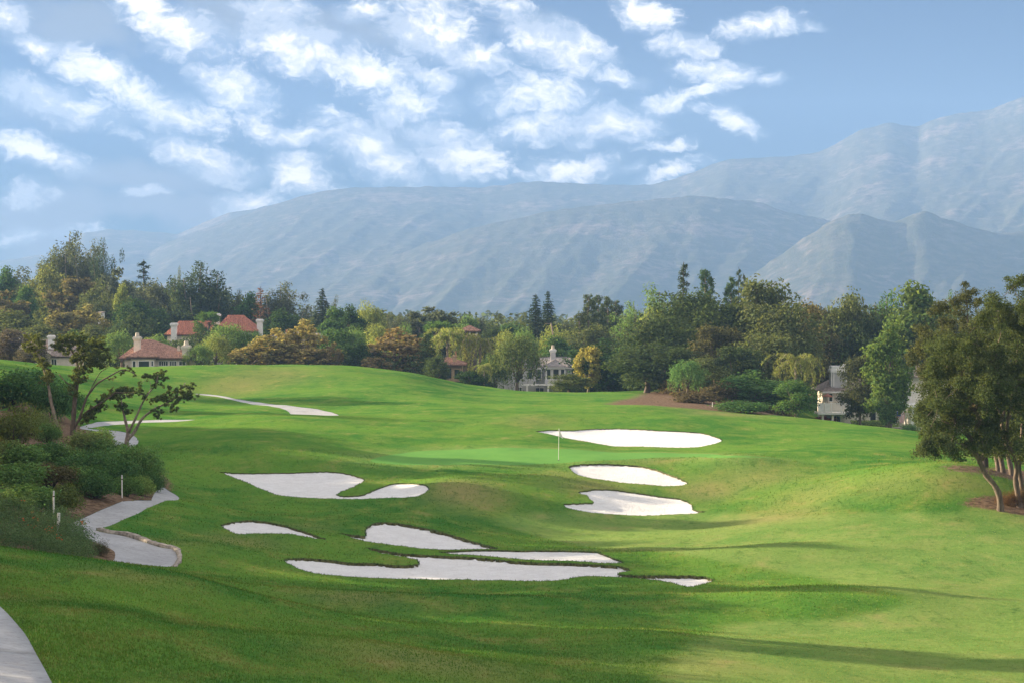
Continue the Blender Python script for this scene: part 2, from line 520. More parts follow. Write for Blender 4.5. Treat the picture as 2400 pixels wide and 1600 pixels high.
c1 = lambda p: crop(400, 1050, .2976, p)
c2_ = lambda p: crop(1000, 1050, .3189, p)
c3 = lambda p: crop(1150, 940, .2551, p)
OUT = {}
OUT['left'] = c1([(392, 172), (550, 179), (750, 177), (950, 174), (1080, 169), (1250, 170), (1380, 185), (1480, 208), (1528, 230), (1500, 255), (1420, 300), (1335, 342), (1312, 362), (1370, 371), (1460, 370), (1530, 355), (1600, 320), (1700, 272), (1760, 257), (1850, 258), (1950, 275), (2025, 298), (2037, 325), (1990, 357), (1910, 382), (1700, 392), (1450, 397), (1150, 386), (850, 357), (700, 304), (560, 243), (460, 198)])
OUT['n1'] = c1([(395, 612), (450, 588), (530, 574), (640, 566), (780, 576), (900, 600), (1000, 634), (1100, 664), (1215, 705), (1100, 694), (960, 671), (800, 662), (650, 662), (530, 667), (450, 643)])
OUT['n2'] = c1([(1335, 663), (1400, 668), (1480, 676), (1528, 678), (1530, 636), (1560, 604), (1640, 582), (1750, 580), (1880, 597), (2050, 632), (2200, 667)]) + c2_([(20, 596), (150, 628), (300, 674), (420, 712), (520, 742), (400, 752), (200, 755), (30, 754)]) + c1([(2250, 812), (2000, 798), (1800, 774), (1650, 746), (1500, 712)])
OUT['n3'] = c1([(893, 880), (960, 862), (1100, 866), (1250, 879), (1400, 899), (1600, 909), (1750, 925), (1880, 927), (1950, 918), (1945, 896), (1850, 872), (1750, 850), (1650, 825), (1570, 792), (1528, 776), (1600, 788), (1700, 815), (1850, 840), (2100, 856), (2330, 872)]) + c2_([(500, 824), (750, 840), (1000, 857), (1250, 868), (1400, 874), (1500, 897), (1425, 908), (1412, 922), (1480, 929), (1600, 931), (1800, 928), (1950, 926), (2060, 935), (2105, 957), (2060, 979), (1940, 1000), (1850, 990), (1700, 967), (1500, 950), (1300, 945), (1150, 951), (1000, 976), (850, 984), (600, 981), (330, 978)]) + c1([(2352, 1040), (2000, 1036), (1650, 1028), (1350, 1012), (1200, 997), (1050, 968), (950, 925)])
OUT['n4'] = c2_([(90, 768), (300, 762), (600, 755), (900, 753), (1150, 756), (1240, 762), (1280, 783), (1350, 814), (1440, 851), (1300, 855), (1150, 846), (900, 831), (600, 814), (350, 798), (150, 780)])
OUT['r1'] = c3([(722, 590), (800, 576), (1000, 573), (1200, 576), (1350, 586), (1500, 616), (1650, 666), (1760, 712), (1812, 748), (1700, 770), (1550, 771), (1300, 751), (1100, 726), (900, 696), (780, 656), (735, 612)])
OUT['r2'] = c3([(805, 842), (900, 823), (1000, 814), (1150, 817), (1350, 847), (1550, 877), (1700, 892), (1800, 917), (1845, 948), (1855, 984), (1890, 1004), (1965, 1012), (1850, 1027), (1600, 1037), (1350, 1039), (1000, 1027), (850, 1011), (740, 986), (668, 946), (720, 937), (850, 934), (933, 933), (925, 905), (880, 870)])
OUT['back'] = c3([(418, 282), (550, 274), (720, 278), (900, 263), (1100, 257), (1300, 263), (1550, 278), (1800, 288), (1950, 295), (2060, 322), (2125, 350), (2050, 378), (1900, 402), (1700, 408), (1400, 403), (1200, 407), (1050, 400), (850, 375), (650, 340), (500, 304)])
GREEN = [(868, 1077), (910, 1066), (1000, 1053), (1150, 1049), (1300, 1053), (1500, 1058), (1650, 1062), (1830, 1074), (1720, 1071), (1570, 1069), (1500, 1074), (1400, 1079), (1310, 1082.5), (1200, 1087), (1000, 1087), (910, 1084)]
c7 = lambda p: crop(0, 950, .2488, p)
c6 = lambda p: crop(0, 750, .2126, p)
c8 = lambda p: crop(250, 820, .2764, p)
PATHS = {
    'mid': (c7([(1690, 878), (1600, 890), (1450, 940), (1300, 1010), (1100, 1090), (960, 1130), (905, 1160), (1000, 1185), (1200, 1215), (1350, 1270), (1500, 1320), (1630, 1345), (1668, 1400), (1672, 1450), (1645, 1500), (1605, 1530), (1500, 1530), (1300, 1518), (1060, 1505), (1078, 1450), (1080, 1380), (1000, 1335), (870, 1280), (750, 1220), (660, 1170), (632, 1105), (720, 1060), (850, 1015), (1000, 950), (1130, 912), (1280, 895), (1430, 893)]), 76, 150),
    'bend': (c7([(1430, 900), (1470, 800), (1510, 745), (1600, 805), (1690, 870), (1640, 892), (1560, 897)]), 112, 160),
    'upper': (c6([(880, 1180), (920, 1150), (1050, 1130), (1400, 1113), (1800, 1103), (2150, 1101), (1900, 1120), (1600, 1135), (1370, 1148), (1150, 1157), (1000, 1175), (965, 1188), (1070, 1200), (1200, 1208), (1370, 1238), (1480, 1285), (1528, 1330), (1500, 1360), (1430, 1390), (1350, 1415), (1260, 1395), (1180, 1330), (1100, 1255), (1000, 1218), (900, 1204)]), 140, 230),
    'dome': (c8([(760, 362), (900, 372), (1100, 405), (1300, 432), (1500, 460), (1700, 485), (1850, 515), (1930, 540), (1968, 562), (1800, 563), (1560, 562), (1560, 545), (1520, 510), (1430, 482), (1300, 455), (1100, 420), (900, 384), (760, 367)]), 196, 270),
}
rngn = np.random.default_rng(5)


def world_outline(pix, seg, dmin=24, dmax=600, jit=0.0):
    o = []
    for q in crom(pix, seg):
        x, y = hit(q[0], q[1], dmin, dmax)
        if jit:
            x += rngn.normal(0, jit); y += rngn.normal(0, jit * 2)
        o.append((x, y))
    return o


REG = {}
for k_, (lo_, hi_) in {'left': (118, 152), 'n1': (98, 118), 'n2': (100, 118), 'n3': (86, 112), 'n4': (94, 112), 'r1': (134, 152), 'r2': (122, 140), 'back': (158, 192)}.items():
    REG['bunker_' + k_] = world_outline(OUT[k_], 4, lo_, hi_, 0.035)
REG['green'] = world_outline(GREEN, 6, 142, 162)
for k_, (pp_, lo_, hi_) in PATHS.items():
    REG['path_' + k_] = world_outline(pp_, 5, lo_, hi_)


def inside(poly, x, y):
    px_ = np.array([p[0] for p in poly]); py_ = np.array([p[1] for p in poly])
    res = np.zeros(len(x), bool)
    cand = np.where((x > px_.min()) & (x < px_.max()) & (y > py_.min()) & (y < py_.max()))[0]
    if len(cand) == 0:
        return res
    xs, ys = x[cand], y[cand]
    c = np.zeros(len(cand), bool)
    for i in range(len(px_)):
        j = i - 1
        cond = (py_[i] > ys) != (py_[j] > ys)
        den = py_[j] - py_[i]
        xi = (px_[j] - px_[i]) * (ys - py_[i]) / (den if abs(den) > 1e-12 else 1e-12) + px_[i]
        c ^= cond & (xs < xi)
    res[cand] = c
    return res


def edge_dist(poly, x, y):
    P = np.array(poly); Q = np.roll(P, -1, axis=0)
    best = np.full(len(x), 1e9)
    for a, b in zip(P, Q):
        d = b - a
        L = max(d @ d, 1e-12)
        t = np.clip(((x - a[0]) * d[0] + (y - a[1]) * d[1]) / L, 0, 1)
        best = np.minimum(best, np.hypot(x - a[0] - t * d[0], y - a[1] - t * d[1]))
    return best


# grid points: dense where the picture looks, coarse outside
cols = list(range(-60, 2470, 10))
g_ = 2470.0
while g_ < 6000:
    g_ += max(20, (g_ - 2400) * 0.16)
    cols.append(g_); cols.append(2400 - g_)
cols = sorted(cols)
rows = [12, 14, 16.5, 19, 21.5, 24]
while rows[-1] < 330:
    yv = rows[-1]
    rows.append(yv + max(0.42, yv * yv / (9.0 * F) * 4.6))
while rows[-1] < 4300:
    rows.append(rows[-1] * 1.06)
cu_ = np.array([(c - 1200) / F for c in cols])
gx, gy = [], []
for i_, yv in enumerate(rows):
    gx.append(cu_ * yv); gy.append(np.full(len(cu_), yv))
gx = np.concatenate(gx); gy = np.concatenate(gy)
keep = np.ones(len(gx), bool)
extra = []
for k_, poly in REG.items():
    P = np.array(poly)
    m = (gx > P[:, 0].min() - 1) & (gx < P[:, 0].max() + 1) & (gy > P[:, 1].min() - 3) & (gy < P[:, 1].max() + 3)
    idx = np.where(m)[0]
    sc_ = P[:, 1].mean() / 100.0
    dd = edge_dist([(a, b / 2.2) for a, b in poly], gx[idx], gy[idx] / 2.2)
    keep[idx[dd < 0.07 * sc_]] = False
    if k_.startswith('bunker'):        # finer points in the sand
        xs = np.arange(P[:, 0].min(), P[:, 0].max(), 0.16 * sc_)
        ys = np.arange(P[:, 1].min(), P[:, 1].max(), 0.4 * sc_)
        ex, ey = (q.ravel() for q in np.meshgrid(xs, ys))
        ex = ex + rngn.uniform(-.04, .04, len(ex)); ey = ey + rngn.uniform(-.1, .1, len(ey))
        s = inside(poly, ex, ey)
        ex, ey = ex[s], ey[s]
        dd = edge_dist([(a, b / 2.2) for a, b in poly], ex, ey / 2.2)
        ex, ey = ex[dd > 0.06 * sc_], ey[dd > 0.06 * sc_]
        extra.append((ex, ey))
keep &= np.abs(gx) < 2000
gx, gy = gx[keep], gy[keep]
vx = [gx] + [e[0] for e in extra]
vy = [gy] + [e[1] for e in extra]
base = sum(len(a) for a in vx)
edges = []
for k_, poly in REG.items():
    P = np.array(poly)
    vx.append(P[:, 0]); vy.append(P[:, 1])
    m_ = len(P)
    edges += [(base + i, base + (i + 1) % m_) for i in range(m_)]
    base += m_
vx = np.concatenate(vx); vy = np.concatenate(vy)
pu, pv = tou(vx, vy), tov(vy)
res_ = delaunay_2d_cdt([Vector((float(a), float(b))) for a, b in zip(pu, pv)], edges, [], 0, 1e-7, False)
CV = np.array([(p.x, p.y) for p in res_[0]])
CT = np.array([t for t in res_[2]], dtype=np.int32)
GY = np.exp(CV[:, 1] / 2.2) * 100.0
GX = CV[:, 0] * GY / 4.0
GZV = ground_z(GX, GY)
mic = np.zeros(len(GX))
for i_ in np.where(GY < 420)[0]:
    x_, y_ = GX[i_], GY[i_]
    mic[i_] = 0.22 * mnoise.noise((x_ / 9.0, y_ / 13.0, 0.3)) + 0.075 * mnoise.noise((x_ / 3.2, y_ / 4.5, 4.0)) + 0.012 * mnoise.noise((x_ / 0.9, y_ / 1.2, 9.0))
relief = np.clip((GY - 20) / 30, 0, 1)
GZV = GZV + mic * relief
cxy = (GX[CT].mean(axis=1), GY[CT].mean(axis=1))
region = np.full(len(CT), -1)
rkeys = list(REG.keys())
for i_, k_ in enumerate(rkeys):
    region[inside(REG[k_], cxy[0], cxy[1])] = i_


def sub_mesh(name, tris, zadd=None):
    used, inv = np.unique(tris, return_inverse=True)
    z = GZV[used].copy()
    if zadd is not None:
        z = z + zadd(GX[used], GY[used])
    me = mesh_np(name, np.stack([GX[used], GY[used], z], 1), inv.reshape(-1, 3), smooth=True)
    return me, used


def soft_mask(polys, x, y, fall):
    """1 inside any pixel polygon, fading outwards"""
    m = np.zeros(len(x))
    for poly, f in zip(polys, fall):
        ins = inside(poly, x, y)
        d = edge_dist(poly, x, y)
        m = np.maximum(m, np.where(ins, 1.0, np.clip(1 - d / f, 0, 1)))
    return m

# ------------------------------------------------------------------ ground materials
def grass_material(name, green=False):
    m, t = mat_new(name)
    geo = t.n('ShaderNodeNewGeometry').outputs['Position']
    flat = t.mapping(geo, (1, 1, 0.0))
    n1 = t.noise(flat, 0.07, 5, 0.6, 0.4)
    n2 = t.noise(t.mapping(flat, (1, 0.6, 1)), 0.42, 6, 0.62, 0.3)
    n3 = t.noise(flat, 2.6, 5, 0.65)
    n4 = t.noise(flat, 8.0, 5, 0.75)
    if green:
        col = t.mix(t.ramp(n2, .3, .7), (0.120, 0.290, 0.070), (0.150, 0.325, 0.078))
        col = t.mix(t.ramp(n4, .35, .7, 0, .35), col, (0.11, 0.29, 0.07))
        h = t.math('MULTIPLY', n4, 0.15)
    else:
        fair = t.n('ShaderNodeAttribute', attribute_name='fair').outputs['Fac']
        dry = t.n('ShaderNodeAttribute', attribute_name='dry').outputs['Fac']
        dirt = t.n('ShaderNodeAttribute', attribute_name='dirt').outputs['Fac']
        n5 = t.noise(t.mapping(flat, (1, 0.45, 1), (0, 0, 0.25)), 1.1, 7, 0.72, 0.6)
        rough = t.mix(t.ramp(n1, .34, .66), (0.047, 0.169, 0.030), (0.125, 0.261, 0.041))
        rough = t.mix(t.ramp(n2, .38, .70, 0, .8), rough, (0.161, 0.254, 0.048))
        fw = t.mix(t.ramp(n1, .3, .7), (0.123, 0.247, 0.058), (0.196, 0.304, 0.077))
        fw = t.mix(t.ramp(n2, .38, .68, 0, .7), fw, (0.239, 0.310, 0.094))
        col = t.mix(fair, rough, fw)
        # thin, sun-bleached turf
        dm = t.math('ADD', t.math('MULTIPLY', dry, 0.9), t.ramp(t.math('ADD', t.math('MULTIPLY', n2, 0.6), t.math('MULTIPLY', n5, 0.4)), .54, .70, 0, .5))
        col = t.mix(t.math('MINIMUM', dm, 0.85), col, (0.322, 0.261, 0.120))
        col = t.mix(t.ramp(n5, .48, .30, 0, .55), col, (0.025, 0.106, 0.022))
        col = t.mix(t.ramp(n3, .52, .74, 0, .55), col, (0.029, 0.110, 0.024))
        col = t.mix(t.ramp(n3, .46, .26, 0, .45), col, (0.240, 0.310, 0.082))
        col = t.mix(t.ramp(n4, .50, .75, 0, .6), col, (0.032, 0.106, 0.024))
        col = t.mix(t.ramp(n4, .48, .25, 0, .5), col, (0.240, 0.325, 0.094))
        soil = t.mix(t.ramp(n3, .35, .65), (0.10, 0.070, 0.048), (0.25, 0.180, 0.125))
        soil = t.mix(t.ramp(n4, .55, .8, 0, .7), soil, (0.065, 0.05, 0.03))
        dmask = t.ramp(t.math('ADD', dirt, t.math('MULTIPLY', t.math('SUBTRACT', n3, 0.5), 0.9)), 0.35, 0.75)
        col = t.mix(dmask, col, soil)
        h = t.math('ADD', t.math('MULTIPLY', n4, 0.8), t.math('MULTIPLY', n3, 1.2))
    b = t.n('ShaderNodeBump', inp={'Strength': 0.35 if green else 0.9, 'Distance': 0.10, 'Height': h})
    p = t.n('ShaderNodeBsdfPrincipled', inp={'Base Color': col, 'Roughness': 1.0, 'Specular IOR Level': 0.0, 'Normal': b.outputs[0]})
    out(t, p.outputs[0])
    return m


def sand_material():
    m, t = mat_new('white_sand')
    geo = t.n('ShaderNodeNewGeometry').outputs['Position']
    n1 = t.noise(geo, 1.3, 6, 0.65)
    n2 = t.noise(t.mapping(geo, (1, 0.35, 1), (0, 0, 0.5)), 9.0, 5, 0.7)
    n3 = t.noise(geo, 40.0, 3, 0.6)
    col = t.mix(t.ramp(n1, .3, .7), (0.73, 0.74, 0.74), (0.83, 0.845, 0.845))
    col = t.mix(t.ramp(n2, .50, .74, 0, .5), col, (0.56, 0.545, 0.52))
    h = t.math('ADD', t.math('MULTIPLY', n2, 0.8), t.math('ADD', t.math('MULTIPLY', n3, 0.25), t.math('MULTIPLY', n1, 0.8)))
    b = t.n('ShaderNodeBump', inp={'Strength': 0.9, 'Distance': 0.14, 'Height': h})
    p = t.n('ShaderNodeBsdfPrincipled', inp={'Base Color': col, 'Roughness': 0.95, 'Specular IOR Level': 0.1, 'Normal': b.outputs[0]})
    out(t, p.outputs[0])
    return m


def concrete_material():
    m, t = mat_new('path_concrete')
    geo = t.n('ShaderNodeNewGeometry').outputs['Position']
    n1 = t.noise(geo, 0.5, 6, 0.65, 0.5)
    n2 = t.noise(geo, 5.0, 6, 0.7)
    n3 = t.noise(geo, 50.0, 3, 0.6)
    col = t.mix(t.ramp(n1, .3, .7), (0.31, 0.325, 0.345), (0.42, 0.44, 0.46))
    col = t.mix(t.ramp(n2, .45, .72, 0, .7), col, (0.20, 0.195, 0.19))
    col = t.mix(t.ramp(n3, .55, .8, 0, .3), col, (0.22, 0.21, 0.20))
    b = t.n('ShaderNodeBump', inp={'Strength': 0.3, 'Distance': 0.01, 'Height': n3})
    p = t.n('ShaderNodeBsdfPrincipled', inp={'Base Color': col, 'Roughness': 0.9, 'Normal': b.outputs[0]})
    out(t, p.outputs[0])
    return m


M_GRASS = grass_material('fairway_and_rough_grass')
M_GREEN = grass_material('putting_green_grass', True)
M_SAND = sand_material()
M_CONC = concrete_material()
M_LIP = plain('turf_edge_soil', (0.120, 0.120, 0.050), 1.0, 0.45, 6.0)
M_STONE = plain('kerb_stone', (0.36, 0.32, 0.27), 0.95, 0.35, 4.0, 0.6)

# ------------------------------------------------------------------ the ground sheet
gm, used = sub_mesh('ground', CT[region == -1])
ground = link('ground', gm, M_GRASS)
tag(ground, kind='structure')


def wpoly(pix, dmin=24, dmax=600, seg=12):
    return [hit(q[0], q[1], dmin, dmax) for q in crom(pix, seg)]


BANK = [(-200, 1318), (0, 1312), (140, 1316), (262, 1322), (266, 1288), (215, 1262), (168, 1226), (158, 1208), (215, 1196), (320, 1170), (360, 1166), (382, 1130), (352, 1095), (300, 1052), (205, 1015), (160, 985), (60, 925), (-200, 880)]
OAKBED = [(2285, 1182), (2300, 1172), (2350, 1166), (2420, 1172), (2500, 1200), (2420, 1206), (2340, 1192)]
OAKBED2 = [(2255, 1106), (2300, 1104), (2420, 1108), (2500, 1140), (2400, 1138), (2330, 1126)]
SLOPE = [(1470, 946), (1520, 934), (1570, 915), (1700, 915), (1800, 950), (1755, 968), (1690, 964), (1560, 952)]
FAIR = [(1180, 1218), (1500, 1192), (1800, 1212), (2150, 1206), (2450, 1232), (2450, 1640), (1640, 1640), (1700, 1480), (2000, 1452), (2150, 1400), (1950, 1352), (1780, 1322), (1500, 1288), (1350, 1268)]
ux, uy = GX[used], GY[used]
near = uy < 420
dirt = np.zeros(len(used)); fair = np.zeros(len(used)); dry = np.zeros(len(used))
ix = np.where(near)[0]
dirt[ix] = soft_mask([wpoly(BANK, 78, 240), wpoly(OAKBED, 108, 130), wpoly(OAKBED2, 124, 180), wpoly(SLOPE, 225, 300)], ux[ix], uy[ix], [1.2, 1.5, 2.5, 5.0])
dirt[uy > 300] = np.maximum(dirt[uy > 300], np.clip((uy[uy > 300] - 300) / 40, 0, .55) * np.clip((700 - uy[uy > 300]) / 150, 0, 1))
fair[ix] = soft_mask([wpoly(FAIR, 40, 140)], ux[ix], uy[ix], [0.8])
gd_ = edge_dist(REG['green'], ux[ix], uy[ix] / 1.0)
fair[ix] = np.maximum(fair[ix], 0.85 * np.clip(1 - gd_ / 4.0, 0, 1))
for (px_, py_, rx_, ry_, a_) in [(1090, 1150, 2.5, 5, .8), (1400, 1140, 3, 4, .6), (1310, 1110, 2, 3, .5), (1660, 1145, 2.5, 4, .7), (1560, 1078, 2, 2, .6), (1770, 1120, 4, 4, .5), (1820, 1212, 3, 4, .7),
                                 (560, 1265, 2, 3, .55), (820, 1395, 2.0, 3, .5), (1000, 1540, 2.5, 2.5, .5), (2090, 1130, 3, 4, .35), (2250, 1130, 2.5, 3, .5), (560, 905, 5, 12, .6), (640, 875, 6, 14, .45), (1250, 985, 3, 6, .4),
                                 (1440, 1290, 3.5, 1.5, .6), (1700, 968, 4, 8, .6), (300, 1345, 1.5, 2, .35), (1900, 1160, 3, 5, .4), (20, 1400, 1, 1, .4), (1560, 950, 5, 6, .4), (1620, 1560, 3, 3, .3), (400, 1265, 2, 3, .3), (700, 1230, 2, 2, .3)]:
    hx, hy = hit(px_, py_)
    dry = np.maximum(dry, a_ * np.exp(-((ux - hx) / rx_) ** 2 - ((uy - hy) / ry_) ** 2))
for nm, arr in (('dirt', dirt), ('fair', fair), ('dry', dry)):
    a_ = gm.attributes.new(nm, 'FLOAT', 'POINT')
    a_.data.foreach_set('value', arr.astype(np.float32))

# ------------------------------------------------------------------ putting green and cart paths
me, _ = sub_mesh('putting_green', CT[region == rkeys.index('green')])
tag(link('putting_green', me, M_GREEN), kind='structure')
for k_ in PATHS:
    me, _ = sub_mesh('cart_path', CT[region == rkeys.index('path_' + k_)], lambda x, y: -0.015)
    tag(link('cart_path', me, M_CONC), kind='structure')

def edge_dist_n(poly, x, y):
    """distance to the outline and the far-side component of the nearest outward normal"""
    P = np.array(poly); Q = np.roll(P, -1, axis=0)
    area = 0.5 * np.sum(P[:, 0] * Q[:, 1] - Q[:, 0] * P[:, 1])
    best = np.full(len(x), 1e9); ny = np.zeros(len(x))
    for a, b in zip(P, Q):
        d = b - a
        L = max(d @ d, 1e-12)
        t = np.clip(((x - a[0]) * d[0] + (y - a[1]) * d[1]) / L, 0, 1)
        r = np.hypot(x - a[0] - t * d[0], y - a[1] - t * d[1])
        nyv = -d[0] / math.sqrt(L) * (1 if area > 0 else -1)
        m = r < best
        best = np.where(m, r, best); ny = np.where(m, nyv, ny)
    return best, ny


# ------------------------------------------------------------------ bunkers
BLABEL = {
    'left': 'forked white sand bunker left of the green with a grass tongue',
    'n1': 'slim crescent sand bunker nearest the cart path, shaped like a leaf',
    'n2': 'scoop-shaped sand bunker with a tall dark turf lip behind the front bunker',
    'n3': 'longest white sand bunker across the foreground with pointed grass fingers',
    'n4': 'narrow sunlit sand strip just behind the longest foreground bunker',
    'r1': 'oval white sand bunker cut into the bank directly below the flag',
    'r2': 'heart-notched white sand bunker in front of the oval one right of centre',
    'back': 'long flat white sand bunker behind the green and flagstick',
}
LIP = {'left': .04, 'n1': .09, 'n2': .13, 'n3': .11, 'n4': .05, 'r1': .09, 'r2': .05, 'back': .04}
for k_, lab in BLABEL.items():
    poly = REG['bunker_' + k_]
    P = np.array(poly)
    root = empty('sand_bunker', (P[:, 0].mean(), P[:, 1].mean(), gz(P[:, 0].mean(), P[:, 1].mean())))
    tag(root, lab, 'sand bunker', 'sand bunkers around the green')
    lip = LIP[k_]

    def drop(x, y, poly=poly, lip=lip):
        d, far = edge_dist_n(poly, x, y)
        bowl = 0.16 * np.clip(d / 1.8, 0, 1) ** 0.9
        lw = 0.02 + (lip - 0.02) * np.clip(0.35 + far * 1.6, 0, 1)
        return -lw * np.exp(-d / 0.8) - bowl - 0.03
    me, us = sub_mesh('sand', CT[region == rkeys.index('bunker_' + k_)], drop)
    me.transform(__import__('mathutils').Matrix.Translation(-root.location))
    link('sand', me, M_SAND, root)
    # the cut turf edge that stands round the sand
    n = len(P)
    zz = ground_z(P[:, 0], P[:, 1])
    mcs = np.array([0.22 * mnoise.noise((a / 9.0, b / 13.0, 0.3)) + 0.075 * mnoise.noise((a / 3.2, b / 4.5, 4.0)) + 0.012 * mnoise.noise((a / 0.9, b / 1.2, 9.0)) for a, b in P])
    zz = zz + mcs * np.clip((P[:, 1] - 20) / 30, 0, 1)
    top = np.stack([P[:, 0], P[:, 1], zz + 0.004], 1) - np.array(root.location)
    bot = top - np.array([0, 0, lip + 0.05])
    idx = np.arange(n); nx = (idx + 1) % n
    fc = np.stack([idx, nx, nx + n, idx + n], 1)
    link('turf_lip', mesh_np('turf_lip', np.concatenate([top, bot]), fc), M_LIP, root)
    # ragged grass overhanging the edge
    rs = np.random.default_rng(abs(hash(k_)) % 1000 if False else len(lab))
    seg = np.roll(P, -1, axis=0) - P
    L = np.hypot(seg[:, 0], seg[:, 1])
    nt = int(L.sum() * 26)
    pick = rs.choice(n, nt, p=L / L.sum())
    tt = rs.uniform(0, 1, nt)
    cx_ = P[pick, 0] + seg[pick, 0] * tt + rs.normal(0, .03, nt)
    cy_ = P[pick, 1] + seg[pick, 1] * tt + rs.normal(0, .05, nt)
    cz_ = zz[pick] * (1 - tt) + zz[nx[pick]] * tt
    hh = rs.uniform(.03, .09, nt); ww = rs.uniform(.012, .03, nt)
    an = rs.uniform(0, math.pi, nt); lx = rs.normal(0, .03, nt); ly = rs.normal(0, .03, nt)
    v0 = np.stack([cx_ - ww * np.cos(an), cy_ - ww * np.sin(an), cz_ - .05], 1)
    v1 = np.stack([cx_ + ww * np.cos(an), cy_ + ww * np.sin(an), cz_ - .05], 1)
    v2 = np.stack([cx_ + lx, cy_ + ly, cz_ + hh * .75], 1)
    vv = np.stack([v0, v1, v2], 1).reshape(-1, 3) - np.array(root.location)
    g = link('grass_fringe', mesh_np('grass_fringe', vv, np.arange(nt * 3).reshape(-1, 3)), None, root)
    g.data.materials.append(bpy.data.materials.get('lip_grass') or plain('lip_grass', (0.060, 0.125, 0.028), 0.9, 0.4, 2.0))
    tag(g, kind='stuff')

# ------------------------------------------------------------------ kerb and the near path slabs
kp = [hit(q[0], q[1], 78, 112) for q in crom(c7([(908, 1160), (1000, 1184), (1200, 1214), (1350, 1268), (1500, 1318), (1630, 1344), (1668, 1398), (1674, 1450), (1646, 1500), (1610, 1530)]), 6, False)]
K = np.array(kp)
tn = np.gradient(K, axis=0)
tn /= np.linalg.norm(tn, axis=1)[:, None]
nr = np.stack([-tn[:, 1], tn[:, 0]], 1)
zk = ground_z(K[:, 0], K[:, 1])
rk = np.random.default_rng(3)
kv, kf = [], []
for i in range(len(K)):
    a = K[i] - nr[i] * 0.02
    b = K[i] + nr[i] * (0.20 + rk.normal(0, .02))
    h_ = 0.075 + rk.normal(0, .012)
    kv += [(a[0], a[1], zk[i] - .1), (a[0], a[1], zk[i] + h_), (b[0], b[1], zk[i] + h_ + .02), (b[0], b[1], zk[i] - .1)]
for i in range(len(K) - 1):
    for j in range(3):
        kf.append((i * 4 + j, i * 4 + j + 1, i * 4 + j + 5, i * 4 + j + 4))
tag(link('stone_kerb', mesh_np('stone_kerb', kv, kf), M_STONE), kind='structure')

near_root = empty('cart_path', (0, 0, 0))
tag(near_root, kind='structure')
edge_px = [(-4, 1426), (30, 1462), (62, 1502), (88, 1548), (108, 1582), (128, 1620), (150, 1670), (178, 1740)]
E = [hit(a, b, 20, 60) for a, b in edge_px]
E = np.array([p for p in E])
joints = [0.0, 2.55, 4.75, 7.0]
fine = np.array([E[0] + (E[1] - E[0]) * 0])
EE = np.array(crom([tuple(e) for e in E], 0.25, False))
for j in range(3):
    t0 = joints[j] / 7.0 * (len(EE) - 1); t1 = joints[j + 1] / 7.0 * (len(EE) - 1)
    ts = np.linspace(t0 + 0.10, t1 - 0.10, 14)
    vs, fs = [], []
    for q in ts:
        i0 = int(min(q, len(EE) - 2)); f_ = q - i0
        p = EE[i0] * (1 - f_) + EE[i0 + 1] * f_
        d_ = EE[min(i0 + 1, len(EE) - 1)] - EE[max(i0 - 1, 0)]
        d_ = d_ / np.hypot(*d_)
        nrm = np.array([d_[1], -d_[0]])
        if nrm[0] > 0:
            nrm = -nrm
        for wd_ in np.linspace(0, 2.5, 8):
            r_ = p + nrm * wd_
            vs.append((r_[0], r_[1], gz(r_[0], r_[1]) + 0.07 + 0.22 * mnoise.noise((r_[0] / 9.0, r_[1] / 13.0, .3)) * 0.5))
    for a in range(13):
        for b in range(7):
            fs.append((a * 8 + b, a * 8 + b + 1, a * 8 + b + 9, a * 8 + b + 8))
    me = mesh_np('slab', vs, fs)
    so = link('slab', me, M_CONC, near_root)
    sm = so.modifiers.new('thick', 'SOLIDIFY')
    sm.thickness = 0.16
    sm.offset = 1 if False else -1

# ------------------------------------------------------------------ mountains
MS = 1.6
LAY = [
    (4900, [(-900, 650), (-300, 640), (0, 612), (150, 590), (190, 548), (250, 538), (330, 541), (420, 549), (480, 520), (540, 498), (600, 490), (680, 470), (800, 470), (1200, 500), (1800, 560), (3300, 600)], 30),
    (4400, [(-900, 690), (0, 650), (200, 632), (330, 600), (420, 555), (520, 522), (620, 486), (700, 460), (760, 446), (830, 438), (1000, 436), (1130, 438), (1250, 423), (1400, 431), (1530, 432), (1600, 411), (1700, 372), (1850, 365), (1920, 354), (1950, 340), (2010, 305), (2080, 285), (2150, 297), (2180, 280), (2240, 264), (2310, 258), (2400, 222), (2600, 180), (3300, 240)], 46),
    (3400, [(-900, 740), (500, 720), (700, 690), (900, 605), (1100, 535), (1300, 492), (1480, 470), (1640, 458), (1760, 470), (1880, 505), (1960, 518), (2080, 530), (2200, 520), (2400, 500), (3300, 520)], 44),
    (2850, [(-900, 760), (1300, 740), (1600, 720), (1700, 690), (1780, 630), (1880, 560), (1950, 515), (2000, 496), (2050, 510), (2090, 520), (2165, 492), (2240, 520), (2330, 545), (2420, 540), (2700, 560), (3300, 600)], 34),
]
mc = np.arange(-450, 2851, 6.0)
md = np.concatenate([np.arange(2100, 2500, 25), np.arange(2500, 4500, 16), np.arange(4500, 5000, 40)]) * MS
MZ = np.full((len(md), len(mc)), -56.0)
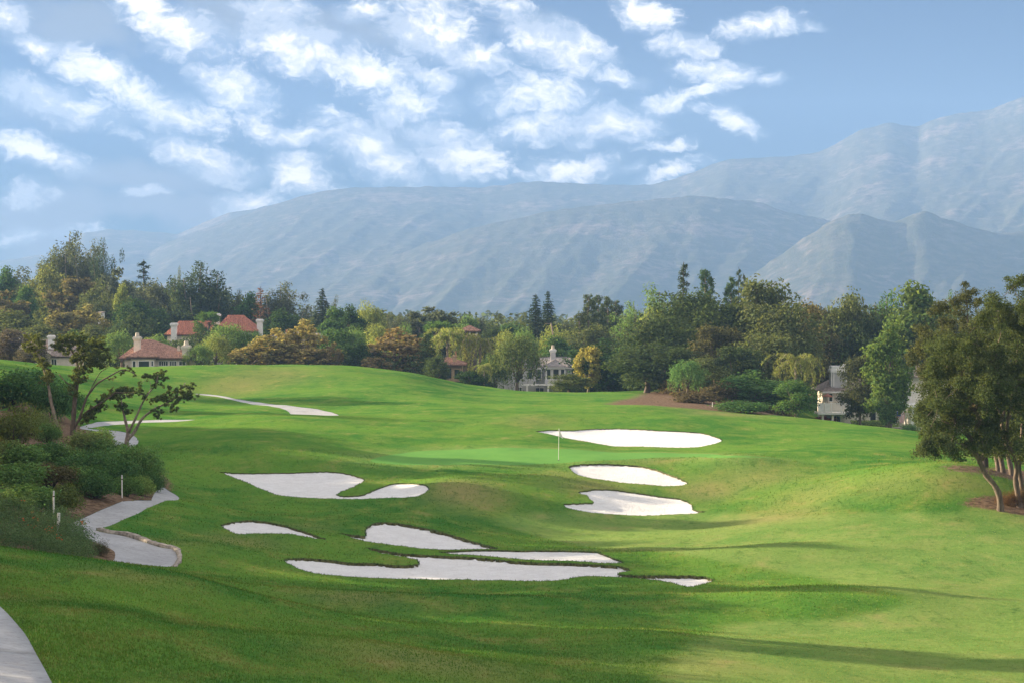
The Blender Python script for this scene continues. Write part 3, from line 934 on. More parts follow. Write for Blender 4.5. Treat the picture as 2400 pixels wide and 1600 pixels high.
for (dk, pts, amp) in LAY:
    dk, amp = dk * MS, amp * MS * 0.27
    py_i = np.interp(mc, [p[0] for p in pts], [p[1] for p in pts])
    ker = np.exp(-np.linspace(-2, 2, 9) ** 2); ker /= ker.sum()
    py_i = np.convolve(np.pad(py_i, 4, mode='edge'), ker, 'valid')
    zt = np.array([CAMZ + ray(1200, b)[1] * dk for b in py_i])
    for i, d in enumerate(md):
        s_ = (dk - d) / (dk - 2150.0 * MS)
        if d <= dk:
            prof = np.clip(1 - max(s_, 0), 0, 1) ** 1.55
            sp = 4 * max(s_, 0.0) * max(1 - s_, 0.0)
            sh = mc + (dk - d) / MS * 0.20 * F / 3600.0
            row = np.array([mnoise.ridged_multi_fractal((q / 230.0, d / 4400.0, dk * 0.01), 1.0, 2.1, 3, 1.0, 2.0) for q in sh]) if sp > 0.001 else np.zeros(len(mc))
            z = (zt + 58) * prof - 58 + amp * sp * (row - 1.1) * 1.15
        else:
            z = zt - (d - dk) * 0.5
        MZ[i] = np.maximum(MZ[i], z)
for i, d in enumerate(md):
    MZ[i] += np.array([3.5 * mnoise.fractal((q / 30.0, d / 90.0, 2.0), 1.0, 2.0, 3) for q in mc]) * np.clip(MZ[i] / 80, 0, 1)
XX = np.array([[ray(c, 700)[0] * d for c in mc] for d in md])
YY = np.repeat(md[:, None], len(mc), 1)
nr_, nc_ = MZ.shape
ii = np.arange(nr_ * nc_).reshape(nr_, nc_)
fq = np.stack([ii[:-1, :-1], ii[:-1, 1:], ii[1:, 1:], ii[1:, :-1]], -1).reshape(-1, 4)
mm, t = mat_new('chaparral_slopes')
geo = t.n('ShaderNodeNewGeometry').outputs['Position']
n1 = t.noise(geo, 0.004, 7, 0.6, 0.3)
n2 = t.noise(geo, 0.03, 6, 0.7)
n3 = t.noise(geo, 0.11, 4, 0.7)
brush = t.mix(t.ramp(n2, .4, .65), (0.075, 0.082, 0.062), (0.120, 0.115, 0.090))
colm = t.mix(t.ramp(t.math('ADD', t.math('MULTIPLY', n1, .55), t.math('MULTIPLY', n2, .45)), .50, .64), brush, (0.22, 0.178, 0.16))
colm = t.mix(t.ramp(n3, .52, .70, 0, .75), colm, (0.080, 0.086, 0.062))
bm_ = t.n('ShaderNodeBump', inp={'Strength': 0.7, 'Distance': 9.0, 'Height': t.math('ADD', n2, t.math('MULTIPLY', n3, 0.5))})
p = t.n('ShaderNodeBsdfPrincipled', inp={'Base Color': colm, 'Roughness': 1.0, 'Specular IOR Level': 0.0, 'Normal': bm_.outputs[0]})
out(t, p.outputs[0])
mo = link('mountains', mesh_np('mountains', np.stack([XX.ravel(), YY.ravel(), MZ.ravel()], 1), fq, smooth=True), mm)
tag(mo, kind='structure')

# ------------------------------------------------------------------ haze
HAZE = 1.5e-4
hm, t = mat_new('haze_air')
vol = t.n('ShaderNodeVolumePrincipled', inp={'Color': (0.27, 0.46, 0.84, 1), 'Density': HAZE, 'Anisotropy': 0.0})
t.t.links.new(vol.outputs[0], t.n('ShaderNodeOutputMaterial').inputs[1])
zlow = float(min(GZV.min(), MZ.min())) - 1.0
hz = MB().box(-2900, 2900, -40, 8100, zlow, float(MZ.max()) + 25).build('haze', hm)
tag(hz, kind='stuff')

# ------------------------------------------------------------------ standing grass on the nearer slopes
rsg = np.random.default_rng(90)
NB = 330000
dmin_, dmax_ = 33.0, 150.0
q_ = rsg.uniform(0, 1, NB)
dg = (dmin_ ** -1.0 + q_ * (dmax_ ** -1.0 - dmin_ ** -1.0)) ** -1.0
xg = dg * rsg.uniform(-.275, .275, NB)
ok = np.ones(NB, bool)
for k_, poly in REG.items():
    ok &= ~inside(poly, xg, dg)
for pz in (wpoly(BANK, 78, 240), wpoly(OAKBED, 108, 130), wpoly(OAKBED2, 124, 180)):
    ok &= ~inside(pz, xg, dg)
nearpath = [(p_[0], p_[1]) for p_ in EE] + [(EE[-1][0] - 3.0, EE[-1][1]), (EE[0][0] - 3.0, EE[0][1])]
ok &= ~inside(nearpath, xg, dg)
xg, dg = xg[ok], dg[ok]
nb = len(xg)
zg = ground_z(xg, dg)
for i_ in range(nb):
    x_, y_ = xg[i_], dg[i_]
    zg[i_] += 0.22 * mnoise.noise((x_ / 9.0, y_ / 13.0, 0.3)) + 0.075 * mnoise.noise((x_ / 3.2, y_ / 4.5, 4.0)) + 0.012 * mnoise.noise((x_ / 0.9, y_ / 1.2, 9.0))
fmask = soft_mask([wpoly(FAIR, 40, 140)], xg, dg, [0.8])
sc = (dg / 50.0) ** 0.6
hb = rsg.uniform(.02, .06, nb) * sc * (1 - .55 * fmask)
wb = rsg.uniform(.010, .022, nb) * sc
an = rsg.uniform(0, math.pi, nb)
lx, ly = rsg.normal(0, .5, nb) * hb, rsg.normal(0, .5, nb) * hb
v0 = np.stack([xg - wb * np.cos(an), dg - wb * np.sin(an), zg - .02], 1)
v1 = np.stack([xg + wb * np.cos(an), dg + wb * np.sin(an), zg - .02], 1)
v2 = np.stack([xg + lx, dg + ly, zg + hb], 1)
gmesh = mesh_np('grass', np.stack([v0, v1, v2], 1).reshape(-1, 3), np.arange(nb * 3).reshape(-1, 3))
fa = gmesh.attributes.new('fair', 'FLOAT', 'POINT')
fa.data.foreach_set('value', np.repeat(fmask, 3).astype(np.float32))
mgb, t = mat_new('grass_blades')
geo = t.n('ShaderNodeNewGeometry')
rnd = geo.outputs['Random Per Island']
flat = t.mapping(geo.outputs['Position'], (1, 1, 0))
n1 = t.noise(flat, 0.07, 5, 0.6, 0.4)
n2 = t.noise(t.mapping(flat, (1, 0.6, 1)), 0.42, 6, 0.62, 0.3)
ca = t.mix(t.ramp(n1, .34, .66), (0.062, 0.170, 0.026), (0.146, 0.258, 0.039))
ca = t.mix(t.ramp(n2, .45, .72, 0, .8), ca, (0.259, 0.250, 0.067))
ca = t.mix(t.n('ShaderNodeAttribute', attribute_name='fair').outputs['Fac'], ca, (0.216, 0.278, 0.067))
ca = t.mix(t.ramp(rnd, .8, 1, 0, .35), ca, (0.449, 0.338, 0.151))
hs = t.n('ShaderNodeHueSaturation', inp={'Color': ca})
t.set(hs, 'Value', t.ramp(rnd, 0, 1, .75, 1.2, False))
d = t.n('ShaderNodeBsdfDiffuse', inp={'Color': hs.outputs[0]})
tr = t.n('ShaderNodeBsdfTranslucent', inp={'Color': hs.outputs[0]})
out(t, t.n('ShaderNodeMixShader', inp={0: .4, 1: d.outputs[0], 2: tr.outputs[0]}).outputs[0])
tag(link('grass', gmesh, mgb), kind='stuff')

# ------------------------------------------------------------------ foliage
def foliage_material(name, trans=0.35, var=0.45):
    m, t = mat_new(name)
    oi = t.n('ShaderNodeObjectInfo')
    geo = t.n('ShaderNodeNewGeometry')
    rnd = geo.outputs['Random Per Island']
    hs = t.n('ShaderNodeHueSaturation', inp={'Saturation': 0.86, 'Color': oi.outputs['Color']})
    t.set(hs, 'Value', t.ramp(rnd, 0, 1, 1.75 * (1 - var), 1.75 * (1 + var), False))
    t.set(hs, 'Hue', t.ramp(t.math('FRACT', t.math('MULTIPLY', rnd, 7.31)), 0, 1, 0.485, 0.53, False))
    nz = t.noise(t.n('ShaderNodeTexCoord').outputs['Object'], 0.55, 3, 0.5)
    c = t.mix(t.ramp(nz, .35, .7, 0, .5), hs.outputs[0], t.mix(1.0, hs.outputs[0], (1.12, 1.0, 0.8), 'MULTIPLY'))
    d = t.n('ShaderNodeBsdfDiffuse', inp={'Color': c, 'Roughness': 0.3})
    tr = t.n('ShaderNodeBsdfTranslucent', inp={'Color': t.mix(1.0, c, (1.25, 1.2, 0.6), 'MULTIPLY')})
    mx = t.n('ShaderNodeMixShader', inp={0: trans, 1: d.outputs[0], 2: tr.outputs[0]})
    out(t, mx.outputs[0])
    return m


M_LEAF = foliage_material('leaves')
M_NEEDLE = foliage_material('needles', 0.15, 0.4)


def bark(name, col):
    m, t = mat_new(name)
    ob = t.n('ShaderNodeTexCoord').outputs['Object']
    n1 = t.noise(t.mapping(ob, (1, 1, 0.25)), 7.0, 6, 0.7)
    n2 = t.noise(ob, 1.2, 3)
    c = t.mix(t.ramp(n1, .35, .65), tuple(x * .45 for x in col), col)
    c = t.mix(t.ramp(n2, .45, .7, 0, .5), c, tuple(x * 1.35 for x in col))
    b = t.n('ShaderNodeBump', inp={'Strength': 0.8, 'Distance': 0.05, 'Height': n1})
    p = t.n('ShaderNodeBsdfPrincipled', inp={'Base Color': c, 'Roughness': 0.95, 'Normal': b.outputs[0]})
    out(t, p.outputs[0])
    return m


M_BARK = bark('bark_grey_brown', (0.20, 0.155, 0.115))
M_BARKP = bark('bark_pale', (0.34, 0.28, 0.22))
M_BARKD = bark('bark_dark', (0.085, 0.065, 0.05))


def leaf_mesh(name, c, nrm, size, aspect=0.5, rs=None, fold=0.0, hang=0.0):
    """one small pointed leaf (or leaf spray) per centre"""
    n = len(c)
    t = rs.normal(0, 1, (n, 3))
    if hang:
        t[:, 2] -= hang * 2.2
    t -= nrm * np.sum(t * nrm, 1)[:, None]
    t /= np.linalg.norm(t, axis=1)[:, None] + 1e-9
    b = np.cross(nrm, t)
    s = size * rs.uniform(0.6, 1.35, n)[:, None] if not hasattr(size, '__len__') else np.asarray(size)[:, None] * rs.uniform(0.6, 1.35, n)[:, None]
    w_ = s * aspect
    bend = nrm * s * 0.25
    v = np.stack([c - t * s - bend, c + b * w_ - t * s * .15, c + t * s - bend, c - b * w_ - t * s * .15], 1).reshape(-1, 3)
    return mesh_np(name, v, np.arange(n * 4).reshape(-1, 4))


def unit(rs, n):
    d = rs.normal(0, 1, (n, 3))
    return d / np.linalg.norm(d, axis=1)[:, None]


def clumps(rs, cen, rad, n, inner=0.45, squash=0.8, up=0.35, rough=0.7, droop=0.0):
    cen = np.array(cen, float); rad = np.array(rad, float)
    pw = rad ** 2
    k = rs.choice(len(cen), n, p=pw / pw.sum())
    d = unit(rs, n)
    r = rad[k] * (inner + (1.08 - inner) * rs.uniform(0, 1, n) ** 0.55)
    # bumps on every clump so that outlines are never round
    wob = 1 + 0.22 * np.sin(d[:, 0] * 5 + k * 1.7) * np.sin(d[:, 1] * 6 + k) + 0.15 * np.sin(d[:, 2] * 9 + k * 2.3)
    off = d * (r * wob)[:, None]
    off[:, 2] *= squash
    c = cen[k] + off
    if droop:
        c[:, 2] -= droop * rs.uniform(0, 1, n) ** 1.5 * rad[k]
    nr = d * 0.75 + unit(rs, n) * rough
    nr[:, 2] += up
    nr /= np.linalg.norm(nr, axis=1)[:, None]
    return c, nr


def limbs(mb, rs, base_r, fork_z, targets, lean=(0, 0), n=7):
    """trunk up to a fork, then one curved limb to each target"""
    fk = Vector((lean[0], lean[1], fork_z))
    mid = Vector((lean[0] * .35 + rs.normal(0, .08), lean[1] * .35, fork_z * .5))
    mb.tube([(0, 0, -0.35), (0.0, 0, 0.12), mid, fk], [base_r * 1.35, base_r * 1.05, base_r * .85, base_r * .7], n)
    for tg in targets:
        tg = Vector(tg)
        m1 = fk.lerp(tg, 0.4) + Vector((rs.normal(0, .2), rs.normal(0, .2), 0.35))
        m2 = fk.lerp(tg, 0.75) + Vector((rs.normal(0, .2), rs.normal(0, .2), 0.15))
        r0 = base_r * rs.uniform(.32, .5)
        mb.tube([fk - Vector((0, 0, base_r * .4)), m1, m2, tg], [r0, r0 * .7, r0 * .4, r0 * .14], 5)


PROTO = {}


def species(name, fn):
    PROTO[name] = fn


def sp_oak(rs, n=5200, leaf=0.20, shape=(4.4, 4.4, 4.5), cz=5.3, k=58, cr=(0.8, 1.6), inner=.35, aspect=.55, fork=2.2, sparse=0.0, up=.35):
    d = unit(rs, k)
    d[:, 2] = np.where(d[:, 2] < -0.93, -d[:, 2], d[:, 2])
    rr = rs.uniform(0.45, 0.88, k)
    cen = d * rr[:, None] * np.array(shape) + np.array([0, 0, cz])
    rad = rs.uniform(cr[0], cr[1], k)
    c, nr = clumps(rs, cen, rad, n, inner, up=up)
    s = leaf
    crown = leaf_mesh('crown', c, nr, s, aspect, rs)
    mb = MB()
    limbs(mb, rs, 0.30, fork, [cen[i] for i in rs.choice(k, 11, replace=False)])
    return crown, mb.mesh('trunk', True)


def sp_euc(rs, n=9500, leaf=0.15):
    cen, rad = [], []
    stems = [(0, 0, 9.1, 1.0)] + [(rs.normal(0, 1.35), rs.normal(0, 1.2), rs.uniform(6.2, 8.7), rs.uniform(.6, .95)) for _ in range(6)]
    for (x, y, top, q) in stems:
        for z in np.arange(2.6, top, 0.62):
            f = (z - 2.2) / (top - 2.2)
            r = q * (0.55 + 0.9 * math.sin(math.pi * min(1, f * .92 + .06)))
            cen.append((x * (0.5 + f * .7) + rs.normal(0, .4), y * (.5 + f * .7) + rs.normal(0, .4), z + rs.normal(0, .2)))
            rad.append(r * rs.uniform(.65, 1.1))
    c, nr = clumps(rs, cen, rad, n, .3, 1.2, .1, .9, 0.3)
    mb = MB()
    mb.tube([(0, 0, -.35), (0.05, 0, 3), (-.05, .05, 6), (0, 0, 9)], [.2, .15, .09, .02], 7)
    for (x, y, top, q) in stems[1:]:
        mb.tube([(0, 0, 1.6), (x * .5, y * .5, 3.2), (x, y, top * .7), (x * 1.15, y * 1.15, top - .4)], [.12, .1, .06, .02], 5)
    return leaf_mesh('crown', c, nr, leaf, .34, rs, hang=.5), mb.mesh('trunk', True)


def sp_conifer(rs, n=5000, leaf=0.17, wid=2.6, gap=0.27, sag=0.22, bare=0.9, density=1.0):
    c, nr = [], []
    mb = MB()
    mb.tube([(0, 0, -.3), (0, 0, 5), (0, 0, 10)], [.2, .12, .015], 7)
    z = bare
    while z < 9.9:
        f = (z - bare) / (10 - bare)
        L = wid * (1 - f) ** 0.85 * rs.uniform(.8, 1.12) + 0.1
        nb = max(4, int(9 * (1 - f * .5)))
        a0 = rs.uniform(0, 6.28)
        for b in range(nb):
            a = a0 + b * 6.283 / nb + rs.normal(0, .16)
            LL = L * rs.uniform(.72, 1.1)
            m = max(4, int(LL * 26 * density))
            s = rs.uniform(0.08, 1, m)
            lift = 0.10 * LL * s - sag * LL * s * s + rs.normal(0, .05, m)
            px_ = np.cos(a) * LL * s + rs.normal(0, .08 + .09 * LL * .3, m)
            py_ = np.sin(a) * LL * s + rs.normal(0, .08 + .09 * LL * .3, m)
            c.append(np.stack([px_, py_, z + lift], 1))
            q = np.stack([np.cos(a) * .3 + rs.normal(0, .45, m), np.sin(a) * .3 + rs.normal(0, .45, m), np.ones(m)], 1)
            nr.append(q / np.linalg.norm(q, axis=1)[:, None])
            if b % 2 == 0 and LL > .5:
                mb.tube([(0, 0, z), (math.cos(a) * LL * .5, math.sin(a) * LL * .5, z + .02 * LL), (math.cos(a) * LL * .92, math.sin(a) * LL * .92, z + .1 * LL - sag * LL * .85)], [.035, .022, .006], 4)
        z += gap * rs.uniform(.8, 1.2)
    c = np.concatenate(c); nr = np.concatenate(nr)
    return leaf_mesh('crown', c, nr, leaf, .38, rs), mb.mesh('trunk', True)


def sp_column(rs, n=3000, leaf=.12, wid=.75):
    cen, rad = [], []
    for z in np.arange(.6, 9.8, .3):
        f = z / 10
        r = wid * (math.sin(math.pi * min(1, f * .85 + .12)) ** .6)
        cen.append((rs.normal(0, .1), rs.normal(0, .1), z)); rad.append(max(.12, r * rs.uniform(.8, 1.15)))
    c, nr = clumps(rs, cen, rad, n, .5, 1.3, .2, .7)
    mb = MB().tube([(0, 0, -.3), (0, 0, 9)], [.16, .02], 6)
    return leaf_mesh('crown', c, nr, leaf, .45, rs), mb.mesh('trunk', True)


def sp_pine(rs, n=4200, leaf=.17, k=30, low=3.2, spread=1.9):
    cen, rad = [], []
    mb = MB()
    mb.tube([(0, 0, -.3), (.12, .05, 4), (-.08, 0, 7.5), (0, 0, 9.6)], [.2, .16, .1, .03], 7)
    for i in range(k):
        z = low + (9.6 - low) * (i / k) ** .8
        f = (z - low) / (9.8 - low)
        L = spread * (1 - f) ** .7 * rs.uniform(.45, 1.1) + .12
        a = i * 2.4 + rs.normal(0, .3)
        e = Vector((math.cos(a) * L, math.sin(a) * L, z + .25 * L))
        mb.tube([(0, 0, z - .2), tuple(e * .55 + Vector((0, 0, z * .45 - .05))), tuple(e)], [.05, .035, .012], 4)
        cen.append(tuple(e)); rad.append(rs.uniform(.34, .66) * (1.1 - f * .4))
        if L > .8:
            cen.append((e.x * .62, e.y * .62, z + .2)); rad.append(rs.uniform(.25, .45))
    c, nr = clumps(rs, cen, rad, n, .2, .75, .5, .9)
    return leaf_mesh('crown', c, nr, leaf, .3, rs), mb.mesh('trunk', True)


def sp_spire(rs, n=1500, leaf=.13, k=34, low=2.0):
    cen, rad = [], []
    mb = MB().tube([(0, 0, -.3), (0, 0, 5), (.04, 0, 10)], [.15, .09, .02], 6)
    for i in range(k):
        z = low + (9.8 - low) * (i + rs.uniform(-.3, .3)) / k
        f = z / 10
        L = 1.25 * (1 - f) ** .8 * rs.uniform(.5, 1.1) + .16
        a = i * 2.1 + rs.normal(0, .4)
        e = (math.cos(a) * L, math.sin(a) * L, z + .2 * L)
        mb.tube([(0, 0, z), e], [.03, .008], 4)
        cen.append(e); rad.append(rs.uniform(.15, .3))
        cen.append((e[0] * .4, e[1] * .4, z + .1)); rad.append(rs.uniform(.12, .22))
    c, nr = clumps(rs, cen, rad, n, .1, .9, .4, .9)
    return leaf_mesh('crown', c, nr, leaf, .3, rs), mb.mesh('trunk', True)


def sp_pepper(rs, n=6000, leaf=.17, shape=(3.6, 3.6, 3.9), cz=5.3, k=44):
    d = unit(rs, k)
    d[:, 2] = np.abs(d[:, 2]) * 1.3 - .42
    cen = d * rs.uniform(.5, .92, k)[:, None] * np.array(shape) + np.array([0, 0, cz])
    rad = rs.uniform(.8, 1.35, k)
    c, nr = clumps(rs, cen, rad, n // 2, .4, .75, .3, .7)
    # hanging strands
    m = 260
    kk = rs.choice(k, m)
    dd = unit(rs, m); dd[:, 2] *= .4
    st = cen[kk] + dd * rad[kk][:, None] * rs.uniform(.75, 1.1, m)[:, None]
    per = (n - n // 2) // m
    L = rs.uniform(.9, 3.4, m)
    f = rs.uniform(0, 1, (m, per))
    sc_ = np.repeat(st, per, 0)
    sc_[:, 2] -= (f * L[:, None]).ravel()
    sc_[:, :2] += rs.normal(0, .10, (m * per, 2))
    keepz = sc_[:, 2] > .2
    sn = unit(rs, m * per); sn[:, 2] *= .25
    sn /= np.linalg.norm(sn, axis=1)[:, None]
    me = leaf_mesh('crown', np.concatenate([c, sc_[keepz]]), np.concatenate([nr, sn[keepz]]), leaf, .36, rs, hang=1.0)
    mb = MB()
    limbs(mb, rs, .28, 2.2, [cen[i] for i in rs.choice(k, 9, replace=False)])
    return me, mb.mesh('trunk', True)


def frond(rs, c, nr, sz, a, e0, L, drop, m, wid):
    """points of one palm leaf: leaflets hanging off a curved rib"""
    s = rs.uniform(.1, 1, m)
    ang = e0 - drop * s * s
    r = L * s * np.cos(np.clip(ang * .6, -1.2, 1.4))
    z = L * s * np.sin(ang * .75)
    side = rs.choice([-1, 1], m) * rs.uniform(.1, 1, m) * wid * np.sin(np.pi * np.clip(s * .8 + .15, 0, 1))
    x = math.cos(a) * r - math.sin(a) * side
    y = math.sin(a) * r + math.cos(a) * side
    c.append(np.stack([x, y, z - np.abs(side) * rs.uniform(.3, .9, m)], 1))
    q = unit(rs, m); q[:, 2] *= .4
    nr.append(q / np.linalg.norm(q, axis=1)[:, None])


def sp_palm(rs, nf=22, L=3.6, m=150, drop=1.9, wid=.55, trunk_r=.17, leaf=.23):
    c, nr = [], []
    mb = MB()
    mb.tube([(0, 0, -.3), (.06, 0, 2.5), (-.04, .03, 5), (0, 0, 7.1)], [trunk_r * 1.4, trunk_r, trunk_r * .85, trunk_r * .8], 8)
    mb.tube([(0, 0, 7.0), (0, 0, 7.9)], [trunk_r * .95, trunk_r * .4], 8)
    for i in range(nf):
        a = i * 2.399 + rs.normal(0, .15)
        e0 = rs.uniform(.25, 1.5) if i % 4 else rs.uniform(-.5, .3)
        LL = L * rs.uniform(.8, 1.1)
        frond(rs, c, nr, leaf, a, e0, LL, drop * rs.uniform(.75, 1.2), m, wid)
        s = np.linspace(0, 1, 6)
        ang = e0 - drop * s * s
        r = LL * s * np.cos(np.clip(ang * .6, -1.2, 1.4)); z = LL * s * np.sin(ang * .75)
        mb.tube([(math.cos(a) * q, math.sin(a) * q, 7.5 + w_) for q, w_ in zip(r, z)], [.035, .03, .025, .02, .014, .006], 4)
    c = np.concatenate(c); c[:, 2] += 7.5
    return leaf_mesh('crown', c, np.concatenate(nr), leaf, .16, rs, hang=.9), mb.mesh('trunk', True)


def sp_fan(rs, nf=34, leaf=.42):
    c, nr = [], []
    mb = MB().tube([(0, 0, -.3), (0, 0, 4), (0, 0, 7.6)], [.26, .2, .19], 8)
    for i in range(nf):
        d = unit(rs, 1)[0]
        d[2] = rs.uniform(-.9, 1)
        d /= np.linalg.norm(d)
        e = d * rs.uniform(1.0, 1.5)
        e[2] -= .25
        mb.tube([(0, 0, 7.6), (e[0], e[1], 7.7 + e[2])], [.025, .015], 4)
        m = 46
        w_ = unit(rs, m) * .5 + d * .8
        cc = e + w_ * rs.uniform(.25, .95, m)[:, None]
        c.append(cc)
        q = np.cross(w_, unit(rs, m)); nr.append(q / np.linalg.norm(q, axis=1)[:, None])
    c = np.concatenate(c); c[:, 2] += 7.7
    return leaf_mesh('crown', c, np.concatenate(nr), leaf, .12, rs, hang=.35), mb.mesh('trunk', True)


def sp_shrub(rs, n=2600, leaf=.05, k=16, shape=(.85, .85, .5), inner=.45, aspect=.5, spiky=0.0):
    d = unit(rs, k); d[:, 2] = np.abs(d[:, 2])
    cen = d * rs.uniform(.3, .85, k)[:, None] * np.array(shape) + np.array([0, 0, .32])
    rad = rs.uniform(.22, .42, k)
    c, nr = clumps(rs, cen, rad, n, inner, .9, .4, .8)
    if spiky:
        m = n // 3
        kk = rs.choice(k, m)
        dd = unit(rs, m) * .5; dd[:, 2] = np.abs(dd[:, 2]) + .6
        sp_ = cen[kk] + dd * (rad[kk] * rs.uniform(.6, 1.0 + spiky, m))[:, None]
        q = np.cross(dd, unit(rs, m)); q /= np.linalg.norm(q, axis=1)[:, None]
        c = np.concatenate([c, sp_]); nr = np.concatenate([nr, q])
    c[:, 2] = np.maximum(c[:, 2], .01)
    mb = MB()
    for i in range(6):
        mb.tube([(rs.normal(0, .04), rs.normal(0, .04), -.15), tuple(cen[i] * .5), tuple(cen[i])], [.03, .02, .006], 4)
    return leaf_mesh('crown', c, nr, leaf, aspect, rs, hang=-spiky), mb.mesh('trunk', True)


def sp_dead(rs, n=1500, leaf=.10):
    mb = MB().tube([(0, 0, -.3), (0, 0, 5), (0, 0, 10)], [.18, .11, .02], 6)
    c, nr = [], []
    z = 1.2
    while z < 9.7:
        L = 1.9 * (1 - z / 10.4) ** .9 * rs.uniform(.7, 1.1) + .12
        for b in range(6):
            a = rs.uniform(0, 6.28)
            e = np.array((math.cos(a) * L, math.sin(a) * L, .12 * L))
            mb.tube([(0, 0, z), (e[0] * .6, e[1] * .6, z + .02), (e[0], e[1], z + e[2])], [.03, .02, .006], 4)
            m = 7
            s = rs.uniform(.25, 1, m)[:, None]
            c.append(np.array([0, 0, z]) + e * s + rs.normal(0, .07, (m, 3)))
            nr.append(unit(rs, m))
        z += .3
    return leaf_mesh('crown', np.concatenate(c), np.concatenate(nr), leaf, .3, rs), mb.mesh('trunk', True)


SPEC = {
    'oak': (lambda r: sp_oak(r, 9000, .17), 3, M_LEAF, M_BARK),
    'round': (lambda r: sp_oak(r, 6500, .19, (3.5, 3.5, 4.7), 5.1, 48, (.8, 1.5), .4, .55, 1.8), 3, M_LEAF, M_BARK),
    'syc': (lambda r: sp_oak(r, 4200, .22, (3.4, 3.4, 4.6), 5.2, 56, (.5, 1.05), .15, .7, 2.0), 2, M_LEAF, M_BARKP),
    'maple': (lambda r: sp_oak(r, 9500, .145, (2.5, 2.5, 4.8), 5.1, 50, (.6, 1.15), .25, .65, 1.8), 2, M_LEAF, M_BARK),
    'euc': (sp_euc, 3, M_LEAF, M_BARKP),
    'conifer': (sp_conifer, 2, M_NEEDLE, M_BARKD),
    'column': (sp_column, 1, M_NEEDLE, M_BARKD),
    'pine': (sp_pine, 3, M_NEEDLE, M_BARKP),
    'spire': (sp_spire, 2, M_NEEDLE, M_BARKD),
    'pepper': (sp_pepper, 3, M_LEAF, M_BARK),
    'palm': (sp_palm, 3, M_LEAF, M_BARKP),
    'fan': (sp_fan, 1, M_LEAF, M_BARKD),
    'dead': (sp_dead, 1, M_LEAF, M_BARKD),
    'shrub': (lambda r: sp_shrub(r), 3, M_LEAF, M_BARKD),
    'bush': (lambda r: sp_shrub(r, 5200, .040, 26), 3, M_LEAF, M_BARKD),
    'spiky': (lambda r: sp_shrub(r, 4200, .045, 18, (.8, .8, .6), .3, .22, 1.2), 2, M_LEAF, M_BARKD),
}
# nominal outlines (half width, height) measured from each mesh
VARS = {}
SEEDN = [100]


def variant(kind, i):
    key = (kind, i % SPEC[kind][1])
    if key not in VARS:
        SEEDN[0] += 1
        rs = np.random.default_rng(SEEDN[0] * 7 + len(kind))
        cr, tr = SPEC[kind][0](rs)
        cr.materials.append(SPEC[kind][2]); tr.materials.append(SPEC[kind][3])
        co = np.empty(len(cr.vertices) * 3, np.float32)
        cr.vertices.foreach_get('co', co)
        co = co.reshape(-1, 3)
        hw = np.percentile(np.abs(co[:, 0]), 93)
        VARS[key] = (cr, tr, float(hw), float(np.percentile(co[:, 2], 99.7)))
    return VARS[key]


COUNT = [0]


def plant(kind, name, x, y, height, width, col, label, cat='tree', group=None, z=None, rot=None, kcap=1.9):
    COUNT[0] += 1
    cr, tr, hw, hh = variant(kind, COUNT[0])
    root = empty(name, (x, y, gz(x, y) if z is None else z), (COUNT[0] * 1.93) % 6.28 if rot is None else rot)
    tag(root, label, cat, group)
    sz = height / hh
    sx = width / (2 * hw) * (1.35 if kind == 'conifer' else 1.0)
    if kind in ('palm', 'fan'):
        sx = min(max(sx, sz * .6), sz * 1.6)
    root.scale = (sx, sx, sz)
    c = link('crown' if cat in ('tree', 'palm') else 'foliage', cr, None, root)
    c.color = (*col, 1)
    t_ = link('trunk' if cat in ('tree', 'palm') else 'stems', tr, None, root)
    return root


# colours of the leaves themselves
DK = (0.044, 0.070, 0.028)     # live oak
OL = (0.078, 0.100, 0.038)     # olive
BR = (0.100, 0.090, 0.042)     # brownish
GR = (0.050, 0.105, 0.030)     # mid green
LG = (0.095, 0.165, 0.045)     # light green
YG = (0.150, 0.185, 0.045)     # yellow green
YL = (0.200, 0.170, 0.060)     # yellow leaves
RU = (0.150, 0.115, 0.055)     # russet
GY_ = (0.070, 0.090, 0.060)    # grey green
BG = (0.035, 0.062, 0.040)     # blue-dark conifer
DP = (0.030, 0.065, 0.022)     # deep green
GRP = {'oak': 'oaks on the wooded slope', 'euc': 'tall eucalyptus trees', 'pepper': 'weeping pepper trees', 'conifer': 'dark conifers', 'palm': 'feathery palms', 'pine': 'pines', 'syc': 'turning sycamores'}
NAME = {'oak': 'oak_tree', 'round': 'broadleaf_tree', 'syc': 'sycamore_tree', 'maple': 'broadleaf_tree', 'euc': 'eucalyptus_tree', 'conifer': 'conifer_tree', 'column': 'cypress_tree', 'pine': 'pine_tree', 'spire': 'pine_tree', 'pepper': 'pepper_tree', 'palm': 'palm_tree', 'fan': 'palm_tree', 'dead': 'conifer_tree'}


def T(kind, px, top, wpx, d, col, label):
    p = at(px, top, d)
    z = gz(p.x, d)
    h = max(3.0, p.z - z)
    plant(kind, NAME[kind], p.x, d, h, wpx * d / F, col, label, 'palm' if kind in ('palm', 'fan') else 'tree', GRP.get(kind, 'garden trees among the houses'))

